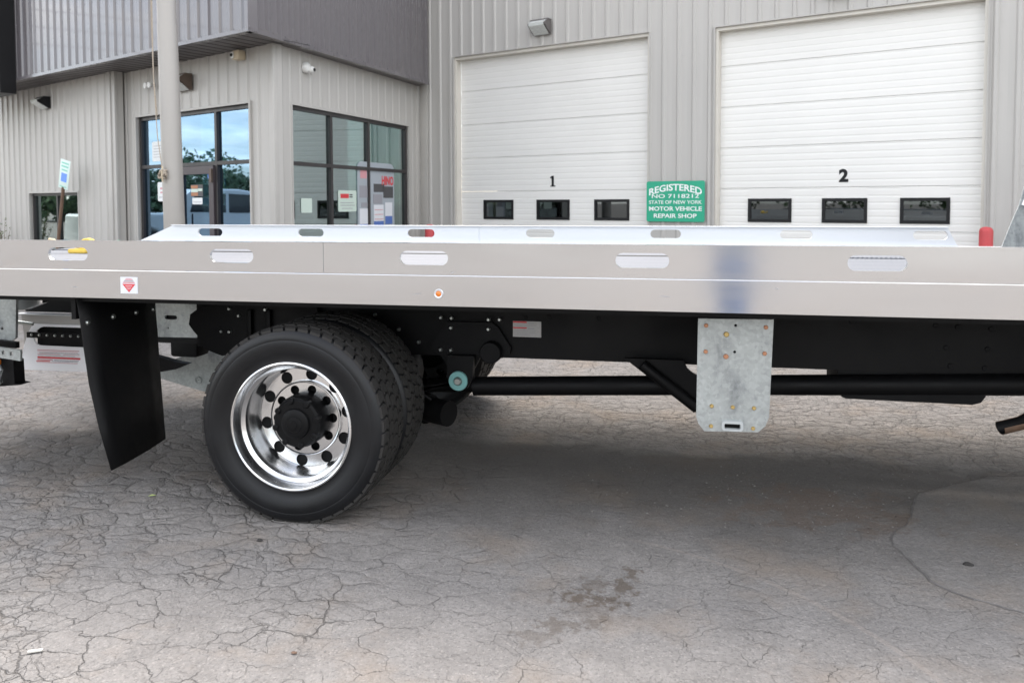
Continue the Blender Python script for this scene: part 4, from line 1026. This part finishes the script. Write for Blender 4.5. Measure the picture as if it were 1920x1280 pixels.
# hitch lump and leaf below the cross plate
m_ = MB(); m_.box(-3.22, -3.02, 4.55, 4.7, .50, .64, ch=.02); m_.box(-3.24, -2.9, 4.56, 4.68, .60, .645, ch=.01); tp(m_, 'hitch_block', 'frame_matte', 40)
plate('drag_link', [(-3.72, .50), (-3.55, .475), (-3.30, .42), (-3.22, .412), (-3.32, .37), (-3.45, .345), (-3.6, .345), (-3.72, .36)], 4.75, 4.80, 'frame')
plate('wheel_lift_plate', [(-3.80, .335), (-3.66, .335), (-3.56, .365), (-3.47, .42), (-3.396, .487), (-3.309, .49), (-3.30, .455), (-3.18, .455), (-3.12, .30), (-3.20, .12), (-3.399, .106), (-3.80, .20)], 5.19, 5.205, 'galv', [circle(-3.435, .19, .004)])
m_ = MB(); m_.lathe([(.022, -.006), (.028, -.008), (.030, 0)], (-3.435, 5.19, .19), n=24); tp(m_, 'pin_boss', 'galv', 40)
# white warning plate and its neighbours
cut = [(-4.309, .60), (-4.306, .565), (-4.29, .543), (-4.262, .534), (-3.95, .531), (-3.62, .531), (-3.62, .666), (-4.23, .666), (-4.262, .655), (-4.29, .635)]
WP = plate('white_cover_plate', [(-4.432, .358), (-3.55, .366), (-3.55, .684), (-4.315, .684), (-4.36, .615), (-4.396, .520)], 4.60, 4.606, 'white_paint', [cut])
rows = [(.500, .505, 0, 1, 'pale_red_print'), (.490, .493, .0, .96, 'pale_red_print'), (.481, .484, .05, 1, 'grey_print'), (.473, .477, 0, .55, 'pale_red_print'), (.473, .476, .62, 1, 'pale_red_print'), (.463, .466, .02, .9, 'grey_print'), (.444, .457, 0, 1.02, 'red_print'), (.432, .439, .0, .36, 'pale_red_print'), (.432, .436, .40, .98, 'grey_print'), (.422, .428, -.03, .30, 'red_print'), (.424, .427, .34, .96, 'grey_print'), (.415, .418, -.02, .95, 'pale_red_print')]
for z0, z1, a, b, mm in rows:
    m_ = MB().box(-4.285+a*.335, -4.285+b*.335, 4.598, 4.5995, z0, z1); m_.xf(TI); m_.build('printed_line', mm, WP)
plate('rear_apron', [(-4.42, .750), (-3.55, .750), (-3.55, .670), (-4.25, .670), (-4.30, .640), (-4.325, .60), (-4.335, .50), (-4.40, .50), (-4.40, .60)], 4.610, 4.618, 'apron')
tp(MB().box(-4.42, -3.55, 4.57, 4.62, .751, .757), 'apron_lip', 'alu_inner')
tp(MB().box(-4.42, -3.55, 4.65, 4.72, .76, 1.0), 'rear_bulkhead', 'frame_matte')
bar = plate('drilled_bar', [(-4.345, .590), (-3.55, .590), (-3.55, .628), (-4.345, .628)], 4.575, 4.59, 'frame')
for k in range(8): bolt(-4.30+k*.062, 4.573, .612, .8)
tp(MB().box(-4.31, -3.55, 4.63, 4.66, .50, .69), 'rear_recess', 'frame_matte')
# silver tail light housing bits above the apron
m_ = MB(); m_.prism([(-4.37, .80), (-4.37, .93), (-4.30, .955), (-4.05, .94), (-4.05, .86), (-4.20, .81)], 4.40, 4.46, 'Y'); tp(m_, 'winch_housing', 'chrome')
m_ = MB(); m_.tube([(-4.33, 4.36, .90), (-4.25, 4.36, .90)], .022, 12); m_.tube([(-4.42, 4.38, .88), (-4.42, 4.38, .80)], .03, 12); tp(m_, 'winch_fitting', 'alu_inner', 50)
m_ = MB(); m_.tube([(-4.35, 4.48, .715), (-4.22, 4.50, .70)], .012, 10); m_.tube([(-4.38, 4.47, .72), (-4.34, 4.47, .72)], .02, 12); tp(m_, 'release_lever', 'zinc_bolt', 50)
tp(MB().box(-4.40, -4.05, 4.35, 4.39, .955, 1.05, ch=.004), 'hinge_block', 'frame_matte', 40)
# galvanised underlift arm at the left edge
plate('underlift_plate', [(-4.75, .66), (-4.20, .62), (-4.17, .64), (-4.155, .92), (-4.16, 1.05), (-4.75, 1.05)], 4.30, 4.32, 'galv', [circle(-4.27, .70, .01)])
plate('underlift_shadow', [(-4.75, .62), (-4.13, .58), (-4.13, .62), (-4.75, .665)], 4.26, 4.29, 'frame')
plate('perforated_bar', [(-4.5, .695), (-3.842, .628), (-3.845, .562), (-4.5, .630)], 3.995, 4.01, 'galv', [rrect(-4.42+k*.0568-.010, -4.42+k*.0568+.010, .646-k*.0058, .668-k*.0058, .003, 2) for k in range(10)])
ft = MB(); ft.prism([(-4.4, .62), (-3.92, .555), (-3.915, .415), (-3.87, .41), (-4.00, .395), (-4.4, .36)], 4.02, 4.10, 'Y'); tp(ft, 'underlift_foot', 'frame_matte')
m_ = MB(); m_.tube([(-4.02, 3.99, .57), (-3.98, 3.99, .50), (-3.985, 3.99, .43), (-4.03, 3.99, .40)], .012, 8); tp(m_, 'brake_line', 'galv', 50)
tp(MB().box(-4.04, -3.985, 3.985, 4.0, .535, .565, ch=.004), 'side_reflector', 'amber', 40)

# headboard at the front end of the bed (gussets reach into the picture)
def gus(y, th):
    m = MB(); m.holed([(2.27, 1.20), (3.3, 1.20), (3.3, 2.3), (2.62, 2.3), (2.50, 2.02), (2.412, 1.665), (2.37, 1.485), (2.33, 1.38)], [], y, y+th); return tp(m, 'headboard_gusset', 'galv')
gus(YF-.06, .014); gus(YN+.05, .014)
m_ = MB(); m_.tube([(2.40, YF-.09, 1.48), (2.48, YF-.09, 1.72), (2.60, YF-.09, 2.1)], .028, 12); tp(m_, 'gusset_tube', 'alu_inner', 50)
hb = MB()
for z in (1.3, 1.6, 1.9, 2.2): hb.box(3.25, 3.30, YN+.07, YF-.07, z, z+.05)
for i in range(7): hb.box(3.25, 3.30, YN+.07+i*.40, YN+.12+i*.40, 1.2, 2.3)
tp(hb, 'headboard', 'alu')
tp(MB().box(XE-.03, XE, YN, YF, ZB, ZT), 'bed_end_plate', 'alu')
# cab, outside the picture to the right
cabp = [(3.7, 1.0), (3.7, 2.55), (3.95, 2.68), (5.1, 2.66), (5.6, 1.95), (6.6, 1.80), (6.8, 1.6), (6.82, .75), (5.65, .75), (5.5, 1.0), (5.3, 1.12), (4.8, 1.12), (4.6, 1.0)]
cb_ = MB(); cb_.prism(cabp, 3.45, 5.80, 'Y'); CB = tp(cb_, 'cab', 'carpaint')
m_ = MB().prism([(4.5, 1.85), (4.5, 2.45), (5.05, 2.45), (5.45, 1.88)], 3.444, 3.449, 'Y'); m_.xf(TI); m_.build('cab_window', 'carglass', CB)

# straps lying on the deck near the tail
def strap():
    zt = zd
    o = thing('ratchet_strap', 'coiled yellow ratchet strap lying on the bed near its tail', 'strap', (-3.86, 4.6, zt))
    m_ = MB(); m_.lathe([(.012, -.03), (.046, -.03), (.050, -.025), (.050, .025), (.046, .03), (.012, .03)], (0, 0, .052), n=28, ax='Y')
    m_.xf(Matrix.Rotation(.35, 4, 'Z')); m_.build('coil', 'yellow', o, 40)
    m_ = MB(); m_.tube([(.05, 0, .03), (.12, -.02, .072), (.2, .0, .06), (.25, .03, .02)], .014, 8); m_.build('strap_tail', 'yellow', o, 50)
    m_ = MB(); m_.box(-.12, .02, -.05, .03, .0, .030, ch=.01); m_.build('strap_fold', 'yellow', o, 40)
    o2 = thing('tie_down_hook', 'tan rubber tie down with a raised end on the bed left of the yellow coil', 'hook', (-4.03, 4.55, zt))
    m_ = MB(); m_.tube([(-.09, 0, .095), (-.06, 0, .085), (-.02, 0, .055), (.05, .02, .058), (.12, .03, .045), (.2, .04, .012)], [.010, .018, .017, .014, .014, .012], 10); m_.build('hook_body', 'tan', o2, 50)
    o3 = thing('green_cord', 'short green cord loop on the bed right of the yellow coil', 'cord', (-3.62, 4.6, zt))
    m_ = MB(); m_.tube([(-.07, 0, .02), (-.05, 0, .078), (0, 0, .082), (.03, 0, .078), (.06, 0, .03)], .008, 8); m_.build('loop', 'green_cord', o3, 50)
    m_ = MB(); m_.tube([(.03, .03, .02), (.07, .03, .066), (.12, .03, .066), (.17, .03, .02)], .007, 8); m_.build('clear_tail', 'cam_white', o3, 50)
    o4 = thing('chain_hook', 'green and tan webbing scraps on the bed above the leftmost rail slot', 'webbing', (-4.12, 4.98, zt))
    m_ = MB(); m_.tube([(-.1, 0, .03), (-.05, .02, .035), (.05, 0, .037), (.12, .02, .035), (.2, 0, .03), (.26, 0, .010)], .009, 8); m_.build('webbing', 'tan', o4, 50)
    m_ = MB(); m_.tube([(.05, .06, .03), (.1, .06, .05), (.18, .06, .05), (.22, .06, .02)], .008, 8); m_.build('cord', 'green_cord', o4, 50)
strap()

# ------------------------------------------------------------------ litter and grit on the ground
o = thing('fallen_leaf', 'small pale green leaf on the asphalt left of the front tyre', 'leaf', (-2.60, 3.50, .006), .4)
MB().add([(-.02, 0, .0), (0, .009, .006), (.024, .002, .002), (0, -.009, .004)], [(0, 1, 2, 3)]).build('blade', 'leaf_fallen', o)
o['label'] = 'small pale green leaf on the asphalt between mud flap and tyre'
o = thing('paper_scrap', 'small white scrap of paper on the asphalt at the lower left', 'litter', (-2.085, 2.19, .004), .45)
MB().box(-.023, .023, -.005, .005, 0, .006, ch=.001).build('scrap', 'trash', o)
def clod(x, y, s, label, m='pebble_dark', cat='stone'):
    bm = bmesh.new(); bmesh.ops.create_icosphere(bm, subdivisions=2, radius=1)
    for v in bm.verts:
        k = random.uniform(.75, 1.15); v.co = Vector((v.co.x*s*1.6*k, v.co.y*s*k, max(v.co.z, -.2)*s*.7*k))
    mb = MB(); mb.addbm(bm); o = mb.build('dark_pebble', m, None, 50); o.location = (x, y, .004); return tag(o, label, cat)
clod(-1.781, 3.126, .010, 'tiny dark pebble on the asphalt in front of the wheel')
clod(1.245, 3.466, .015, 'dark clod lying on the smooth patch at the right')
clod(-1.22, 2.35, .007, 'tiny brown pebble on the asphalt in the foreground', 'brown_post')
gr = MB()
for i in range(1100):
    x = random.uniform(-3.6, 2.2); y = random.uniform(1.4, 6.5)
    if random.random() < .5: x = random.gauss(.6, .7); y = random.gauss(4.1, .45)
    s = abs(random.gauss(.0022, .0016))+.0012; z = s*.3
    a = random.uniform(0, 6.28); c, d = cos(a)*s, sin(a)*s
    gr.add([(x+c, y+d, z), (x-d*.8, y+c*.8, z*.8), (x-c, y-d, z), (x+d*.8, y-c*.8, z*1.2), (x, y, z+s*.8)], [(0, 1, 4), (1, 2, 4), (2, 3, 4), (3, 0, 4)])
o = gr.build('loose_grit', 'pebble', None, fix=False); o['kind'] = 'stuff'; o['label'] = 'fine loose grit scattered over the asphalt'

# ------------------------------------------------------------------ what the windows and polished metal mirror (left of and behind the camera)
def tree_line(name, pts, label):
    rd = random.Random(5); m_ = MB()
    for n_, (x, y, h, r) in enumerate(pts):
        m_.tube([(x, y, 0), (x+.1, y, h*.35), (x, y, h*.7)], [.22, .18, .06], 6, mi=1)
        for i in range(1500):
            th = rd.uniform(0, 2*pi); ph = math.acos(rd.uniform(-1, 1)); q = rd.uniform(.5, 1.05)*(1+.22*sin(3*th+n_)*sin(2*ph))
            c = Vector((x+r*q*sin(ph)*cos(th), y+r*q*sin(ph)*sin(th), h*.52+h*.48*q*cos(ph)))
            s_ = rd.uniform(.14, .36); a = Vector((rd.gauss(0, 1), rd.gauss(0, 1), rd.gauss(0, 1))).normalized()*s_; b = a.cross(Vector((rd.random(), rd.random(), rd.random()))).normalized()*s_*.7
            m_.add([c-a, c+b, c+a, c-b], [(0, 1, 2, 3)])
    o = m_.build(name, ['crown', 'bark'], None, fix=False); o['kind'] = 'stuff'; o['label'] = label
tree_line('woodland', [(-72+random.uniform(-6, 6), -40+i*3.6+random.uniform(-1, 1), random.uniform(4.2, 6.4), random.uniform(2.8, 3.6)) for i in range(30)], 'low green woodland left of the yard')
tree_line('woodland', [(-56+i*8+random.uniform(-2, 2), -52+random.uniform(-4, 4), random.uniform(5, 8), random.uniform(2.8, 3.8)) for i in range(16)], 'low green woodland behind the camera')
def pickup(x, y, rz, label):
    o = thing('parked_pickup', label, 'pickup truck', (x, y, 0), rz, group='white pickups parked across the yard')
    side = [(-2.75, .55), (-2.78, 1.0), (-2.7, 1.12), (-1.65, 1.2), (-1.05, 1.80), (-.6, 1.88), (.55, 1.88), (.72, 1.75), (.78, 1.28), (2.75, 1.26), (2.8, .6), (2.25, .5), (2.1, .85), (1.75, 1.0), (1.4, .85), (1.28, .45), (-1.2, .45), (-1.35, .85), (-1.7, 1.0), (-2.05, .85), (-2.2, .5)]
    m_ = MB(); m_.prism(side, -.95, .95, 'Y'); b_ = m_.build('body', 'carpaint', o)
    md = b_.modifiers.new('b', 'BEVEL'); md.width = .05; md.segments = 2
    for sy in (-1, 1):
        for xs in ([(-1.45, 1.25), (-1.0, 1.72), (-.35, 1.76), (-.35, 1.27)], [(-.27, 1.27), (-.27, 1.76), (.5, 1.76), (.62, 1.3)]):
            m_ = MB(); m_.prism(xs, sy*.952, sy*.958, 'Y'); m_.build('side_window', 'carglass', o)
    m_ = MB(); m_.add([(-1.66, -.8, 1.225), (-1.66, .8, 1.225), (-1.09, .75, 1.79), (-1.09, -.75, 1.79)], [(0, 1, 2, 3)]); m_.xf(Matrix.Translation((-.03, 0, .02))); m_.build('windscreen', 'carglass', o)
    for xw in (-1.7, 1.75):
        for sy in (-1, 1):
            m_ = MB(); m_.lathe([(0, 0), (.22, .0), (.24, .03), (.36, .02), (.39, .05), (.39, .22), (0, .22)], (xw, -.98, .39), n=28)
            if sy > 0: m_.xf(Matrix.Scale(-1, 4, (0, 1, 0)))
            w_ = m_.build('wheel', 'rubber', o, 40)
            m_ = MB(); m_.lathe([(0, -.006), (.18, -.006), (.21, .004)], (xw, -.985, .39), n=20)
            if sy > 0: m_.xf(Matrix.Scale(-1, 4, (0, 1, 0)))
            m_.build('hubcap', 'alu', w_, 40)
    for sy in (-.7, .7): MB().box(-2.80, -2.76, sy-.16, sy+.16, .82, 1.0).build('headlight', 'lens', o)
    MB().box(-2.80, -2.765, -.5, .5, .72, 1.0).build('grille', 'black', o); MB().box(-2.88, -2.74, -.95, .95, .48, .66, ch=.03).build('bumper', 'alu', o, 40)
pickup(-16.3, 9.6, radians(80), 'white pickup parked nearest the entrance windows across the yard')
pickup(-21.5, 4.0, radians(100), 'white pickup parked farther out across the yard')
# overhead wires mirrored in the glass
for i, z in enumerate((9.0, 9.8, 10.6)):
    m_ = MB(); m_.tube([(-38, -60+12*k, z+.02*(k-5)**2) for k in range(11)], .035, 5); tag(m_.build('overhead_wire', 'black', None), ['lowest', 'middle', 'topmost'][i]+' of three overhead wires across the yard', 'wire', 'overhead wires')

# bystander beside the photographer, mirrored in the bed rail
def person(x, y, rz):
    o = thing('person', 'standing person in blue jeans and a blue grey shirt facing the truck beside the camera', 'person', (x, y, 0), rz)
    def skin(name, verts, edges, rad, root, m, parent, flat=1.0):
        me = bpy.data.meshes.new(name); me.from_pydata(verts, edges, []); ob = link(name, me, parent)
        md = ob.modifiers.new('s', 'SKIN'); ob.data.materials.append(M[m])
        for i, r in enumerate(rad):
            sv = me.skin_vertices[0].data[i]; sv.radius = (r, r*flat) if not isinstance(r, tuple) else r; sv.use_root = (i == root)
        sb = ob.modifiers.new('u', 'SUBSURF'); sb.levels = 2; sb.render_levels = 2
        return ob
    V = [(0, 0, .98), (0, 0, 1.12), (0, 0, 1.30), (0, 0, 1.42), (0, 0, 1.50), (0, .01, 1.60), (0, .02, 1.70),
         (.085, 0, .92), (.06, .05, .50), (.06, .06, .09), (.06, .19, .04), (-.085, 0, .92), (-.06, -.05, .50), (-.06, -.10, .09), (-.06, .03, .04),
         (.19, 0, 1.40), (.25, -.02, 1.17), (.15, .20, 1.36), (.12, .24, 1.42), (-.19, 0, 1.40), (-.25, -.02, 1.17), (-.15, .20, 1.36), (-.12, .24, 1.42)]
    E_ = [(0, 1), (1, 2), (2, 3), (3, 4), (4, 5), (5, 6), (0, 7), (7, 8), (8, 9), (9, 10), (0, 11), (11, 12), (12, 13), (13, 14), (3, 15), (15, 16), (16, 17), (17, 18), (3, 19), (19, 20), (20, 21), (21, 22)]
    r = [(.15, .11), (.135, .10), (.155, .11), (.12, .09), (.055, .055), (.085, .095), (.07, .08), .088, .060, .042, .035, .088, .060, .042, .035, .055, .042, .034, .026, .055, .042, .034, .026]
    skin('body', V, E_, r, 0, 'skin', o)
    skin('trousers', [(0, 0, .97), (.085, 0, .90), (.06, .05, .50), (.06, .06, .10), (-.085, 0, .90), (-.06, -.05, .50), (-.06, -.10, .10)], [(0, 1), (1, 2), (2, 3), (0, 4), (4, 5), (5, 6)], [(.165, .125), .105, .078, .068, .105, .078, .068], 0, 'jeans', o)
    skin('shirt', [(0, 0, .90), (0, 0, 1.15), (0, 0, 1.32), (0, 0, 1.43), (.19, 0, 1.40), (.24, -.01, 1.22), (-.19, 0, 1.40), (-.24, -.01, 1.22)], [(0, 1), (1, 2), (2, 3), (3, 4), (4, 5), (3, 6), (6, 7)], [(.185, .15), (.17, .135), (.18, .14), (.13, .10), .07, .062, .07, .062], 0, 'shirt', o)
    bm = bmesh.new(); bmesh.ops.create_uvsphere(bm, u_segments=20, v_segments=12, radius=1)
    for v in bm.verts: v.co = Vector((v.co.x*.095, v.co.y*.108-.01, max(v.co.z, -.15)*.10+1.70))
    mb = MB(); mb.addbm(bm); mb.build('hair', 'hair', o, 60)
    for sx in (-1, 1):   # hands with five fingers
        b0 = Vector((0, 0, 0)); hv = [tuple(b0), tuple(b0+Vector((0, .02, -.05)))]; he = [(0, 1)]; hr = [.022, .030]
        for k in range(4):
            a = b0+Vector((sx*(-.024+.016*k), .025, -.085)); i = len(hv); hv += [tuple(a), tuple(a+Vector((0, .012, -.030))), tuple(a+Vector((-sx*.006, .0, -.058)))]; he += [(1, i), (i, i+1), (i+1, i+2)]; hr += [.009, .0085, .007]
        a = b0+Vector((-sx*.035, .03, -.035)); i = len(hv); hv += [tuple(a), tuple(a+Vector((-sx*.008, .012, -.028)))]; he += [(0, i), (i, i+1)]; hr += [.011, .008]
        hd = skin('hand', hv, he, hr, 0, 'skin', o); hd.location = (sx*.12, .24, 1.425); hd.rotation_euler = (radians(150), 0, 0)
person(.65, -1.15, 0)
